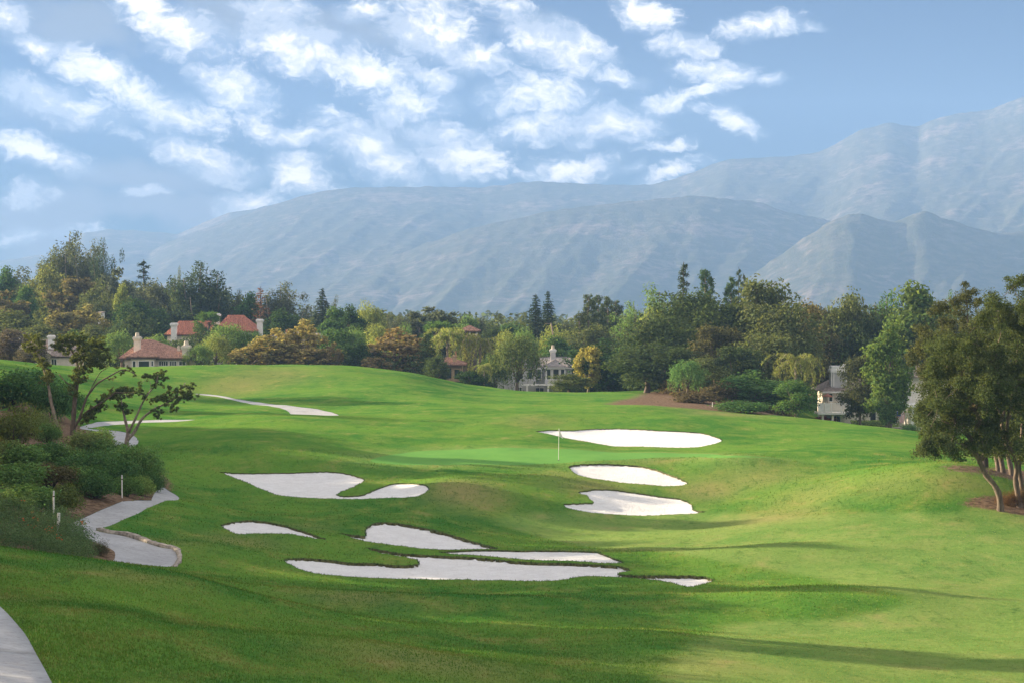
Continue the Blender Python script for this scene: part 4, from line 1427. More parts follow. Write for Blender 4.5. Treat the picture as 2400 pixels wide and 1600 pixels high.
# ------------------------------------------------------------------ trees, left to right
# wooded rise behind the houses on the left
T('euc', 163, 553, 100, 520, GY_, 'tallest eucalyptus on the left skyline, broad feathery olive crown')
T('euc', 212, 572, 62, 512, GY_, 'dark eucalyptus just right of the tallest one on the left skyline')
T('euc', 243, 570, 62, 505, BG, 'blue-dark eucalyptus at the right end of the tall left clump')
T('euc', 118, 590, 66, 515, OL, 'lower eucalyptus on the left shoulder of the tall clump')
T('round', 108, 626, 78, 480, (0.115, 0.135, 0.042), 'yellow-green rounded tree below the left shoulder of the tall eucalyptus')
T('syc', 170, 652, 86, 470, BR, 'thin brownish tree in front of the tall eucalyptus trunks')
T('syc', 276, 632, 74, 490, GY_, 'loose grey-green tree right of the tall eucalyptus clump')
T('maple', 283, 668, 34, 450, YG, 'small pointed yellow-green tree under the loose grey one')
T('spire', 337, 614, 54, 480, BG, 'pole-topped pine spire standing alone on the left skyline')
T('round', 335, 668, 74, 470, GY_, 'grey-green rounded tree around the foot of the pole-topped pine')
T('round', 372, 660, 78, 475, GY_, 'dull grey rounded tree between the pole-topped pine and the slim column')
T('euc', 418, 634, 34, 460, OL, 'slim column-shaped eucalyptus left of the big dark dome tree')
T('euc', 470, 622, 112, 455, BG, 'big dark dome-shaped eucalyptus above the red tiled roof')
T('euc', 505, 660, 60, 458, BG, 'dark right shoulder tree of the big dome above the red roof')
T('maple', 15, 628, 66, 500, GR, 'green tree at the very left edge of the skyline')
T('round', 60, 630, 100, 540, GY_, 'grey brushy tree crown behind the left edge skyline')
T('syc', 14, 684, 90, 450, BR, 'brown-leaved tree at the left edge under the skyline')
T('maple', 55, 672, 48, 455, GR, 'narrow green cone between the brown and grey trees at far left')
T('round', 235, 660, 70, 455, OL, 'olive rounded tree below the right end of the tall clump')
T('round', 330, 702, 110, 430, DP, 'dark green rounded tree left of the red roof house')
T('syc', 205, 715, 72, 420, (0.150, 0.140, 0.052), 'yellowing tree above the tiny white wall on the left rise')
T('syc', 150, 732, 78, 415, (0.140, 0.130, 0.050), 'low yellowing tree in the middle of the left rise')
T('syc', 104, 722, 60, 425, OL, 'dull olive sycamore on the left rise below the grey crown')
T('round', 26, 727, 110, 400, OL, 'wide olive tree at the left edge above the grey-roofed house')
T('round', 312, 727, 90, 405, DK, 'dark tree with a paler top behind the left tiled roof')
T('round', 92, 760, 110, 370, OL, 'olive tree right behind the white chimney of the grey roof')
T('round', 215, 762, 84, 375, OL, 'light olive tree between the grey roof and the brown tiled roof')
T('round', 170, 775, 70, 362, GR, 'mid green tree peeping over the grey roof on the left')
T('pepper', 285, 774, 84, 345, LG, 'light green weeping tree left of the brown tiled roof')
T('round', 22, 772, 84, 330, (0.085, 0.075, 0.07), 'greyish purple bush-like tree at the left edge beside a chimney')
T('round', 78, 800, 60, 322, (0.075, 0.070, 0.055), 'dusky low tree against the grey-roofed house wall')
T('pepper', 372, 784, 74, 380, LG, 'bamboo-like light green tree peeping over the brown tiled roof')
T('round', 345, 792, 40, 372, YG, 'small yellow-green treetop above the brown tiled ridge')
T('round', 458, 764, 62, 385, DK, 'dark round tree in front of the red roof white chimney')
T('fan', 490, 730, 56, 395, GR, 'fan palm standing in front of the red tiled roof')
T('pepper', 535, 760, 92, 345, LG, 'large weeping pepper tree below the right half of the red roof')
T('pepper', 466, 806, 66, 335, LG, 'low pepper tree beside the right chimney of the brown tiled roof')
T('pepper', 505, 782, 76, 340, YG, 'yellower weeping pepper tree between the two tiled roofs')
T('pepper', 592, 778, 70, 342, GR, 'shaded weeping tree right of the large pepper tree')
T('euc', 556, 686, 36, 455, GY_, 'slender grey tree just right of the big dark dome')
T('maple', 588, 688, 70, 450, GR, 'bright green tree above the red hip roof')
T('dead', 611, 676, 46, 440, (0.15, 0.07, 0.05), 'reddish dried-out conifer above the right white chimney')
T('euc', 658, 668, 90, 450, GY_, 'silvery grey-green eucalyptus leaning right of the dried conifer')
T('round', 655, 727, 80, 420, DP, 'dark green round tree under the silvery eucalyptus')
T('round', 730, 748, 66, 425, OL, 'low olive tree left of the lone dark spruce')
T('conifer', 755, 684, 46, 420, BG, 'lone dark spruce with drooping tiers left of centre')
T('euc', 780, 698, 26, 450, GY_, 'wispy grey treetop just right of the lone spruce')
T('maple', 790, 722, 58, 405, GR, 'green pointed tree just right of the lone spruce')
T('maple', 822, 718, 64, 400, DP, 'darker green pointed tree second right of the lone spruce')
T('pepper', 858, 708, 84, 430, YG, 'olive-lime dome of a tree standing above the centre-left canopy')
T('euc', 908, 738, 48, 470, GY_, 'hazy grey treetop right of the olive-lime dome')
T('euc', 938, 740, 46, 465, GY_, 'second hazy grey treetop right of the olive-lime dome')
T('syc', 1004, 722, 96, 440, GY_, 'large dark grey-green tree behind the bright palm')
T('syc', 1042, 730, 64, 435, GY_, 'right-hand shoulder of dark grey-green trees behind the bright palm')
T('syc', 648, 772, 92, 336, YL, 'golden sycamore on the hill crest, middle one of three')
T('syc', 588, 812, 74, 334, YL, 'low golden sycamore at the left end of the hill crest group')
T('syc', 712, 752, 74, 338, YL, 'tallest golden sycamore on the hill crest')
T('syc', 728, 816, 84, 333, (0.20, 0.16, 0.06), 'lowest dull gold sycamore at the foot of the tallest one')
T('syc', 783, 804, 36, 332, RU, 'thin brown-leaved sapling right of the golden sycamores')
T('pepper', 785, 770, 104, 350, GR, 'broad green pepper tree behind the thin brown sapling')
T('pepper', 835, 768, 70, 350, LG, 'light green pepper tree left of the russet sycamore')
T('round', 850, 800, 64, 335, DP, 'dark green tree at the left foot of the russet sycamore')
T('pepper', 885, 760, 66, 385, YG, 'lime willow-like tree above the russet sycamore')
T('pepper', 950, 758, 46, 380, LG, 'slim lime tree peeping over the top of the russet sycamore')
T('syc', 930, 772, 126, 338, RU, 'large russet-brown sycamore on the right flank of the hill')
T('syc', 880, 836, 52, 330, RU, 'low russet branchy tree at the left foot of the big russet one')
T('column', 1000, 783, 42, 330, DK, 'dark cypress-like tree between the russet sycamore and the tan house')
T('round', 1024, 830, 48, 322, DK, 'dark shaded tree against the left wall of the tan house')
T('fan', 1025, 752, 74, 400, GR, 'spiky palm crown showing above the bright feathery palm')
T('palm', 1048, 768, 92, 345, YG, 'brightest yellow-green feathery palm above the tan house')
T('palm', 1125, 784, 88, 345, (0.135, 0.15, 0.04), 'feathery palm with golden dead fronds right of the bright one')
T('round', 1094, 740, 56, 430, LG, 'bright green tree behind the small hip-roofed tower')
T('column', 1100, 731, 11, 440, BG, 'thin dark cypress above the small tower')
T('column', 1116, 737, 9, 440, BG, 'thinner second cypress right of the small tower')
T('euc', 1130, 744, 34, 430, GY_, 'grey slender trees right of the thin cypresses')
T('round', 1147, 755, 48, 420, DK, 'dark tree right of the small tower')
T('round', 1187, 758, 84, 450, GR, 'hazy far green tree left of the twin dark conifers')
T('conifer', 1255, 699, 50, 400, BG, 'left one of the twin dark conifers at centre')
T('conifer', 1284, 690, 42, 404, BG, 'right taller one of the twin dark conifers at centre')
T('round', 1308, 760, 26, 400, DK, 'small dark treetop at the right foot of the twin conifers')
T('pepper', 1183, 774, 54, 372, YG, 'yellow-green tree behind the feathery golden palm')
T('pepper', 1226, 768, 76, 376, LG, 'light green tree in front of the left twin conifer')
T('pepper', 1296, 764, 96, 380, YG, 'pale yellow-green weeping tree in front of the right twin conifer')
T('maple', 1310, 790, 66, 365, GR, 'mid green tree behind the grey house chimney')
T('round', 1348, 772, 80, 372, OL, 'olive tree right behind the grey house chimney')
T('syc', 1333, 758, 30, 410, GY_, 'small grey treetop left of the tall sparse pines')
T('pepper', 1212, 786, 96, 322, (0.075, 0.105, 0.035), 'dark-limbed pepper tree growing in front of the grey house')
T('pepper', 1160, 828, 60, 330, GR, 'shaded weeping tree left of the grey house gable')
T('palm', 1135, 850, 38, 322, YG, 'small young palm beside the grey house left gable')
T('round', 1105, 868, 62, 318, DP, 'dark shrubby tree right of the tan house')
T('pine', 1380, 692, 52, 395, (0.075, 0.105, 0.045), 'leftmost of the tall sparse pines with bare pale trunks')
T('pine', 1402, 694, 50, 398, (0.075, 0.11, 0.045), 'second of the tall sparse pines with bare pale trunks')
T('pine', 1424, 697, 48, 396, (0.07, 0.10, 0.045), 'third of the tall sparse pines with bare pale trunks')
T('pine', 1442, 706, 54, 400, (0.07, 0.10, 0.045), 'rightmost of the tall sparse pines with bare pale trunks')
T('pine', 1358, 736, 44, 392, OL, 'short ragged pine at the left foot of the tall sparse pines')
T('round', 1400, 762, 100, 376, OL, 'olive canopy below the bare trunks of the sparse pines')
T('round', 1426, 797, 136, 315, DP, 'big round dark green tree with golden left edge right of the grey house')
T('syc', 1378, 812, 50, 311, (0.21, 0.19, 0.04), 'golden-leaved left edge of the big round dark green tree')
T('round', 1334, 880, 84, 305, (0.085, 0.11, 0.035), 'low olive tree spreading before the grey house porch')
T('euc', 1486, 714, 76, 385, LG, 'light green tall tree right of the sparse pines')
T('euc', 1546, 674, 92, 390, LG, 'tall light green eucalyptus dome left of the oak wood')
T('pepper', 1536, 720, 76, 372, YG, 'bright lime tree tucked below the tall light green dome')
T('round', 1478, 790, 84, 350, GR, 'mid green tree between the round golden-edged tree and the oaks')
# oak wood on the right
T('spire', 1601, 619, 44, 345, (0.05, 0.075, 0.04), 'slender spire pine poking out of the oak wood')
T('pine', 1653, 634, 62, 345, (0.06, 0.11, 0.045), 'full green pine above the left part of the oak wood')
T('pine', 1713, 652, 44, 345, (0.06, 0.11, 0.045), 'smaller green pine left of the thin twin leaders')
T('spire', 1731, 633, 30, 340, (0.05, 0.08, 0.04), 'taller of the thin twin pine leaders above the oak wood')
T('spire', 1743, 646, 28, 338, (0.05, 0.08, 0.04), 'shorter of the thin twin pine leaders above the oak wood')
T('oak', 1607, 684, 150, 312, DK, 'dark oak at the upper left of the oak wood')
T('oak', 1788, 660, 170, 305, OL, 'highest broad olive oak in the middle of the oak wood')
T('oak', 1548, 742, 140, 300, DK, 'dark oak at the left edge of the oak wood')
T('oak', 1690, 708, 130, 306, DK, 'oak between the upper left and the highest one')
T('oak', 1678, 766, 140, 292, (0.074, 0.076, 0.034), 'brownish oak in the middle left of the wood')
T('oak', 1836, 712, 140, 298, OL, 'olive oak on the right shoulder of the highest one')
T('oak', 1795, 782, 124, 286, OL, 'lower olive oak above the queen palm')
T('oak', 1722, 812, 120, 280, DK, 'low dark oak above the dry slope')
T('oak', 1516, 806, 150, 286, DK, 'lowest dark oak touching the grass left of the dry slope')
T('oak', 1580, 812, 110, 283, DK, 'low dark oak behind the bright pepper bush')
T('oak', 1902, 714, 100, 326, BR, 'thin brown-topped oak right of the olive shoulder')
T('oak', 1946, 732, 120, 324, OL, 'grey-olive oak above the white chimney')
T('oak', 1992, 690, 100, 328, OL, 'higher oak with a wispy top right of the white chimney')
T('oak', 1905, 772, 130, 320, (0.075, 0.075, 0.036), 'brown-tinged oak behind the queen palm')
T('oak', 2000, 760, 120, 322, DK, 'dark oak behind the right white chimney house')
T('euc', 2078, 694, 110, 345, GR, 'even-topped green trees behind the oaks at right')
T('euc', 2050, 702, 70, 350, GR, 'green treetop joining the even-topped row at right')
T('euc', 2225, 695, 70, 340, GR, 'green treetop between the liquidambar and the right oaks')
T('oak', 2060, 742, 90, 326, DK, 'dark oak left of the tall liquidambar')
T('oak', 1648, 838, 96, 272, OL, 'low scrubby oak above the dry slope centre')
T('pepper', 1612, 842, 70, 262, (0.075, 0.16, 0.05), 'bright green pepper bush at the foot of the oak wood')
T('round', 1775, 868, 140, 262, (0.055, 0.12, 0.03), 'wide green rounded tree behind the out of bounds stakes')
T('round', 1718, 884, 60, 262, GR, 'left lobe of green beside the wide rounded tree')
T('round', 1866, 890, 82, 252, (0.06, 0.125, 0.028), 'round leafy tree on two trunks left of the balcony')
T('palm', 1866, 826, 104, 268, (0.13, 0.15, 0.04), 'queen palm with yellow fronds rising behind the round tree')
T('oak', 2016, 834, 80, 262, (0.052, 0.062, 0.030), 'dark oak hiding the right part of the chimney house')
T('maple', 2084, 758, 88, 252, (0.078, 0.125, 0.026), 'bright green liquidambar with reddish tips left of the dark oaks')
T('maple', 2158, 668, 110, 314, (0.072, 0.115, 0.026), 'tallest liquidambar rising over the dark oaks')
T('maple', 2078, 884, 46, 250, (0.066, 0.115, 0.026), 'lower liquidambar in front of the flag corner')

# ------------------------------------------------------------------ woods too dense to count, far behind and underneath
def wood(name, line, depth, rows, n, leaf, rad, col, seed):
    rs = np.random.default_rng(seed)
    cen, rr = [], []
    xs = np.arange(line[0][0], line[-1][0], 7.0)
    for px in xs:
        top = np.interp(px, [q[0] for q in line], [q[1] for q in line])
        d0 = np.interp(px, [q[0] for q in line], [q[2] for q in line])
        for r_ in range(rows):
            d = d0 + rs.uniform(0, depth)
            tp = at(px + rs.normal(0, 5), top + rs.normal(0, 9), d)
            g = gz(tp.x, d)
            hgt = max(1.0, tp.z - g)
            m = max(1, int(hgt / (rad * 1.1)))
            for k in range(m):
                cen.append((tp.x + rs.normal(0, rad * .5), d + rs.normal(0, rad), g + hgt * (k + rs.uniform(.3, .8)) / m))
                rr.append(rad * rs.uniform(.6, 1.15))
    c, nr = clumps(rs, cen, rr, n, .35, .9, .35, .8)
    o = link(name, leaf_mesh(name, c, nr, leaf, .5, rs), M_LEAF)
    o.color = (*col, 1)
    tag(o, kind='stuff')
    return o


wood('distant_woodland', [(-200, 738, 1200), (400, 736, 1200), (900, 744, 1150), (1250, 748, 1100), (1600, 738, 1150), (2600, 732, 1200)], 260, 2, 16000, 1.9, 6.0, (0.055, 0.075, 0.038), 10)
wood('distant_woodland', [(-160, 690, 500), (60, 680, 500), (250, 672, 500), (420, 690, 480), (560, 706, 475), (640, 745, 470), (760, 752, 470), (900, 748, 480), (1000, 752, 470), (1080, 758, 460), (1240, 764, 450), (1340, 762, 450), (1460, 752, 420), (1520, 745, 400)], 60, 3, 44000, .62, 2.2, (0.055, 0.075, 0.038), 11)
wood('hillside_thicket', [(1490, 770, 322), (1600, 724, 330), (1720, 712, 335), (1850, 730, 335), (1960, 742, 335), (2080, 730, 340), (2250, 740, 330), (2480, 720, 320)], 26, 3, 26000, .42, 1.7, (0.042, 0.052, 0.028), 12)
wood('garden_undergrowth', [(-120, 815, 345), (60, 812, 350), (250, 815, 372), (430, 812, 372), (560, 812, 352), (700, 830, 338), (860, 830, 332), (960, 850, 328), (1010, 872, 322)], 16, 2, 16000, .36, 1.15, (0.050, 0.075, 0.030), 13)
wood('garden_undergrowth', [(1090, 885, 322), (1140, 895, 326), (1165, 905, 330)], 8, 2, 2600, .30, .9, (0.045, 0.08, 0.028), 14)
wood('garden_undergrowth', [(1330, 893, 322), (1420, 890, 318), (1500, 880, 296), (1560, 890, 284)], 12, 2, 7000, .30, 1.0, (0.040, 0.065, 0.026), 15)
wood('slope_scrub', [(1560, 885, 276), (1640, 890, 268), (1700, 900, 266), (1740, 890, 272), (1850, 912, 276)], 10, 2, 7000, .22, .8, (0.085, 0.070, 0.038), 16)

# ------------------------------------------------------------------ hand-shaped trees
def shaped_tree(name, label, limbs_px, d, tufts, n, leaf, col, bmat, group, aspect=.5, inner=.15, jit=1.2, seed=1, zoff=0.0, squash=.85, sub=7, srad=(.28, .62), spr=.85, rough=.9):
    """trunk and limbs follow lines of points seen in the picture, each with its own depth"""
    rs = np.random.default_rng(seed)
    b = at(limbs_px[0][0][0][0], limbs_px[0][0][0][1], d)
    root = empty(name, (b.x, d, gz(b.x, d)))
    tag(root, label, 'tree', group)
    o = np.array(root.location)
    off = np.array([0, 0, gz(b.x, d) - b.z])
    mb = MB()
    skel = []
    for pts, r0, r1, dz in limbs_px:
        m = len(pts)
        P = []
        for i, (px, py) in enumerate(pts):
            f = i / max(1, m - 1)
            P.append(Vector(np.array(at(px, py, d + dz * f)) - o + off * (1 if i == 0 and pts is limbs_px[0][0] else 0)))
        if pts is limbs_px[0][0]:
            P[0].z = -0.35
        else:
            P[0] = min(skel, key=lambda q: (q - P[0]).length).copy()
        Q = [Vector(q) for q in crom([tuple(p) for p in P], .25, False)]
        skel += Q
        rr = [r0 + (r1 - r0) * (i / (len(Q) - 1)) ** .8 for i in range(len(Q))]
        rr = [r * (1 + .10 * math.sin(i * 1.9 + r0 * 50)) for i, r in enumerate(rr)]
        mb.tube(Q, rr, 9 if r0 > .08 else 6)
    cen, rad = [], []
    todo = []
    for t_ in tufts:
        px, py, rp = t_[:3]
        dd = t_[3] if len(t_) > 3 else rs.normal(0, jit * .5)
        p = Vector(np.array(at(px, py, d + dd)) - o)
        todo.append((min((k - p).length for k in skel), p, rp * d / F))
    todo.sort(key=lambda q: q[0])
    for _, p, r in todo:
        # a thin branch grows to every tuft from the nearest wood, smaller sprays sit round it
        q = min(skel, key=lambda k: (k - p).length)
        mid = q.lerp(p, .55) + Vector((rs.normal(0, .05), rs.normal(0, .05), .1 * r))
        mb.tube([tuple(q), tuple(mid), tuple(p)], [.016, .012, .005], 4, False)
        skel += [mid, p]
        for _k in range(sub):
            v = unit(rs, 1)[0] * r * rs.uniform(.25, spr)
            v[2] *= .85
            cen.append(np.array(p) + v); rad.append(r * rs.uniform(*srad))
    c, nr = clumps(rs, cen, rad, n, inner, squash, .3, rough)
    cr = link('crown', leaf_mesh('crown', c, nr, leaf, aspect, rs), M_LEAF, root)
    cr.color = (*col, 1)
    mb.build('trunk', bmat, root, True)
    return root


def along(pts, rp, step, rs, spread=6):
    res = []
    for (x0, y0), (x1, y1) in zip(pts[:-1], pts[1:]):
        L = math.hypot(x1 - x0, y1 - y0)
        for s in np.arange(0, 1, step / max(L, 1)):
            res.append((x0 + (x1 - x0) * s + rs.normal(0, spread), y0 + (y1 - y0) * s + rs.normal(0, spread), rp * rs.uniform(.6, 1.25)))
    return res


rs_ = np.random.default_rng(8)
g6 = 'pruned trees on the planted bank'
L1 = c6([(655, 1330), (630, 1180), (600, 1050), (560, 880), (538, 740), (512, 640), (470, 480), (425, 380), (385, 310)])
t1 = along(c6([(540, 700), (500, 560), (470, 460)]), 12, 9, rs_, 5) + [(x, y, r) for (x, y), r in zip(c6([(370, 235), (310, 270), (430, 250), (350, 300), (390, 195), (290, 310), (430, 300), (410, 420), (450, 470), (520, 600), (560, 590)]), [16, 13, 13, 12, 11, 9, 9, 10, 11, 13, 10])]
shaped_tree('pruned_tree', 'leaning lopped tree with a single tuft on top, left of the three', [(L1, .17, .06, 1.0)], 150, t1, 8000, .062, (0.085, 0.105, 0.035), M_BARKP, g6, seed=21, srad=(.22, .5), spr=1.5, sub=11)
L2 = c6([(800, 1385), (805, 1200), (812, 1050), (825, 880), (850, 700), (862, 560), (850, 470), (800, 350), (760, 290)])
L2b = c6([(830, 1200), (870, 1090), (910, 980), (955, 850), (1010, 770), (1080, 690), (1200, 620), (1345, 545), (1430, 560), (1505, 602)])
L2c = c6([(950, 860), (1010, 740), (1075, 620), (1120, 560), (1200, 520)])
L2d = c6([(850, 1150), (940, 1020), (1080, 930), (1190, 860), (1270, 800), (1380, 800), (1490, 785)])
L2e = c6([(790, 740), (740, 690), (690, 640), (650, 590)])
L2f = c6([(860, 560), (930, 430), (1030, 350), (1120, 300)])
t2 = [(x, y, r) for (x, y), r in zip(c6([(640, 240), (700, 230), (770, 230), (840, 230), (880, 270), (700, 300), (760, 330), (820, 380), (860, 430), (800, 430), (950, 350), (1010, 300), (1060, 260), (1120, 270), (1150, 330), (1090, 380), (1030, 420), (980, 440), (1140, 420), (1180, 380), (920, 520), (850, 600), (830, 640), (880, 640), (800, 760), (840, 800), (1050, 480), (1110, 500), (930, 270), (890, 190), (1000, 230), (640, 300)]),
                                  [13, 16, 17, 16, 14, 13, 15, 15, 14, 12, 16, 17, 16, 15, 14, 16, 17, 14, 13, 11, 12, 15, 14, 10, 12, 9, 11, 9, 13, 10, 12, 10])]
t2 += along(L2d[2:], 9, 7, rs_, 5) + along(L2b[6:], 4.5, 8, rs_, 5) + along(c6([(900, 1130), (1000, 1010), (1150, 930)]), 10, 8, rs_, 6) + along(c6([(1000, 420), (960, 560), (900, 700)]), 7, 9, rs_, 8)
shaped_tree('pruned_tree', 'largest lopped tree on the bank with bushy tufts and a long bare limb', [(L2, .24, .07, 1.2), (L2b, .12, .03, -1.5), (L2c, .06, .02, -1.0), (L2d, .10, .025, -2.2), (L2e, .06, .03, .6), (L2f, .08, .02, 1.0)], 151, t2, 30000, .062, (0.080, 0.105, 0.034), M_BARK, g6, seed=22, srad=(.22, .5), spr=1.5, sub=11)
L3 = c6([(1400, 1405), (1398, 1320), (1412, 1240), (1400, 1180), (1372, 1060), (1345, 940), (1330, 840)])
L3b = c6([(1420, 1240), (1470, 1130), (1520, 1020), (1570, 910), (1640, 800), (1710, 720), (1742, 610)])
L3c = c6([(1425, 1340), (1480, 1230), (1560, 1090), (1640, 1020), (1720, 965), (1830, 915), (1920, 850), (1985, 770), (2045, 685)])
L3d = c6([(1830, 915), (1930, 860), (2050, 810), (2110, 800)])
L3e = c6([(1590, 880), (1650, 780), (1660, 700), (1630, 640)])
t3 = [(x, y, r) for (x, y), r in zip(c6([(1280, 790), (1330, 780), (1400, 770), (1480, 790), (1560, 780), (1330, 860), (1350, 950), (1400, 980), (1300, 950), (1630, 620), (1590, 610), (1700, 620), (1760, 600), (1780, 570), (1740, 660), (1800, 640), (1770, 700), (1860, 760), (1940, 780), (2030, 790), (2090, 770), (2110, 830), (2050, 860), (1960, 880), (1900, 930), (1920, 990), (1840, 870), (1780, 850), (1720, 870), (1660, 880), (1600, 830), (1760, 1000), (1740, 1050), (2120, 710), (1540, 700), (1700, 720)]),
                                  [10, 11, 10, 9, 8, 9, 11, 9, 8, 9, 8, 8, 11, 9, 9, 8, 8, 10, 9, 10, 9, 11, 10, 9, 9, 8, 11, 10, 9, 8, 8, 9, 8, 6, 6, 7])]
t3 += along(L3c[4:], 5, 10, rs_, 7)
shaped_tree('pruned_tree', 'forked lopped tree with spreading limbs beside the cart path bend', [(L3, .20, .05, .8), (L3b, .12, .03, -.8), (L3c, .15, .03, 1.6), (L3d, .06, .02, .8), (L3e, .05, .015, .5)], 150, t3, 17000, .060, (0.070, 0.100, 0.034), M_BARKP, g6, seed=23, srad=(.22, .5), spr=1.5, sub=11)

# big oaks at the right edge
cO = lambda p: crop(1900, 900, .2296, p)
gO = 'large oaks at the right edge of the fairway'


def mass(poly, k, r0, r1, rs, dd):
    res = []
    xs = [p[0] for p in poly]; ys = [p[1] for p in poly]
    while len(res) < k:
        x, y = rs.uniform(min(xs), max(xs)), rs.uniform(min(ys), max(ys))
        if inside(poly, np.array([x]), np.array([y]))[0]:
            res.append((x, y, rs.uniform(r0, r1), rs.normal(0, dd)))
    return res


ro = np.random.default_rng(31)
OKC = (0.052, 0.072, 0.028)
A1 = cO([(1942, 1245), (1928, 1150), (1870, 1020), (1790, 930), (1755, 850), (1700, 730), (1640, 560), (1560, 400)])
polyA = [(2165, 880), (2180, 800), (2240, 790), (2310, 860), (2330, 960), (2320, 1055), (2290, 1068), (2225, 1082), (2172, 1075), (2150, 1040), (2180, 1000), (2150, 960)]
shaped_tree('oak_tree', 'leaning oak with a curved pale trunk at the right edge', [(A1, .21, .09, .5), (cO([(1700, 730), (1560, 620), (1350, 560)]), .10, .03, -1.5), (cO([(1740, 820), (1800, 650), (1900, 500), (1950, 300)]), .11, .03, 1.5), (cO([(1640, 560), (1450, 420), (1250, 330)]), .09, .02, 1.0), (cO([(1600, 480), (1560, 250), (1500, 50)]), .09, .02, 1)], 113,
            mass(polyA, 150, 13, 30, ro, 2.4), 80000, .062, OKC, M_BARK, gO, .5, .25, seed=41, srad=(.4, .8))
B1 = cO([(2142, 1258), (2115, 1120), (2092, 960), (2108, 840), (2065, 700), (1995, 600), (1950, 400)])
polyB = [(2260, 800), (2290, 730), (2330, 680), (2380, 640), (2440, 640), (2520, 720), (2530, 1000), (2470, 1065), (2390, 1075), (2310, 1060), (2280, 960)]
shaped_tree('oak_tree', 'tallest dark oak cut off by the right edge of the picture', [(B1, .19, .10, .6), (cO([(2108, 840), (2200, 650), (2280, 400), (2300, 100)]), .12, .03, 1.0), (cO([(1995, 600), (2020, 300), (2080, 0), (2120, -500)]), .11, .02, 1.0), (cO([(2060, 700), (1900, 560), (1780, 500)]), .07, .02, -1)], 115,
            mass(polyB, 210, 14, 32, ro, 2.8), 105000, .062, (0.050, 0.070, 0.027), M_BARK, gO, .5, .25, seed=42, srad=(.4, .8))
C1 = cO([(2178, 1150), (2150, 1000), (2130, 880), (2140, 700), (2160, 400)])
polyC = [(2130, 860), (2150, 770), (2200, 715), (2225, 690), (2262, 668), (2300, 690), (2330, 720), (2360, 760), (2350, 850), (2300, 900), (2180, 900)]
shaped_tree('oak_tree', 'dusty oak crown behind the leaning one with a round tuft on top', [(cO([(1800, 905), (1780, 800), (1770, 700), (1740, 400), (1660, 0), (1600, -500)]), .24, .10, 1), (cO([(1660, 0), (1620, -400), (1590, -850)]), .08, .02, 0), (cO([(1740, 400), (1500, 0), (1300, -300)]), .09, .02, 1)], 132,
            mass(polyC, 90, 12, 27, ro, 2.5) + [(2262, 690, 22, 0), (2240, 705, 16, 0), (2285, 712, 17, 0), (2262, 668, 12, 0)], 44000, .070, (0.060, 0.070, 0.034), M_BARKD, gO, .5, .25, seed=43, srad=(.4, .8))
polyD = [(2230, 940), (2250, 880), (2280, 865), (2320, 890), (2330, 960), (2290, 1000), (2240, 985)]
shaped_tree('oak_tree', 'second trunk of the edge oaks carrying grey half-bare twigs', [(C1, .17, .07, .8), (cO([(2140, 700), (1900, 450), (1700, 200)]), .08, .02, -3.5)], 117,
            [(a, b, r, dd - 4) for a, b, r, dd in mass(polyD, 34, 9, 20, ro, 1.0)], 8500, .06, (0.105, 0.090, 0.062), M_BARK, gO, .5, .2, seed=44)
for i, (pts, dd, lab) in enumerate([(cO([(1980, 972), (1960, 850), (1940, 740), (1920, 500)]), 136, 'pale straight trunk second in the back row of edge oaks'), (cO([(1928, 955), (1910, 830), (1895, 740), (1860, 520)]), 139, 'slim trunk first in the back row of edge oaks'), (cO([(2062, 995), (2045, 860), (2015, 720), (1990, 500)]), 133, 'trunk third in the back row of edge oaks')]):
    x0 = pts[-1][0]
    shaped_tree('oak_tree', lab, [(pts, .22, .11, .5), ([pts[-1], (x0 - 20, 950), (x0 - 40, 880)], .1, .03, 0), ([pts[-1], (x0 + 20, 940), (x0 + 35, 860)], .1, .03, 0)], dd,
                mass([(x0 - 80, 860), (x0 + 70, 850), (x0 + 70, 1040), (x0 - 60, 1045)], 40, 14, 28, ro, 2.5), 9000, .09, OKC, M_BARK, gO, .5, .3, seed=50 + i)

# trees that stand left of the picture and throw the long shadows
rsh = np.random.default_rng(77)
row_ = []
for i_, yy in enumerate(np.arange(46, 182, 5.6)):
    out_ = rsh.uniform(5.5, 12)
    xt = -0.252 * yy - out_
    tall = i_ % 4 == 2
    L_ = 40.0
    for _ in range(6):
        dest = yy - .407 * L_
        reach = np.interp(dest, [40, 58, 72, 100, 126, 150], [16, 13, 8, 4, -4, -10])
        L_ = max(10.0, (reach + (13 if tall else rsh.uniform(-2, 2)) - xt) / .913)
    h_ = L_ * .231 - (gz(xt, yy) + 1.0)
    row_.append((yy, out_, float(np.clip(h_, 2.5, 15)), 4.5 if tall else 8.0))
row_ += [(215, 14, 11, 8), (252, 10, 11, 8)]
for i_, (yy, out_, h, wd_) in enumerate(row_):
    plant('syc' if wd_ < 5 else 'round', 'bank_tree', -0.252 * yy - out_, yy, h, wd_, GR, 'tree beyond the left edge whose shadow falls across the course', 'tree', 'trees beyond the left edge that shade the course')

# ------------------------------------------------------------------ planted bank on the left
def S(kind, px, base, wpx, hpx, col, label, name='shrub', lo=76, hi=260, cat='shrub', group='shrubs on the planted bank'):
    x, y = hit(px, base, lo, hi)
    return plant(kind, name, x, y, hpx * y / F, wpx * y / F, col, label, cat, group)


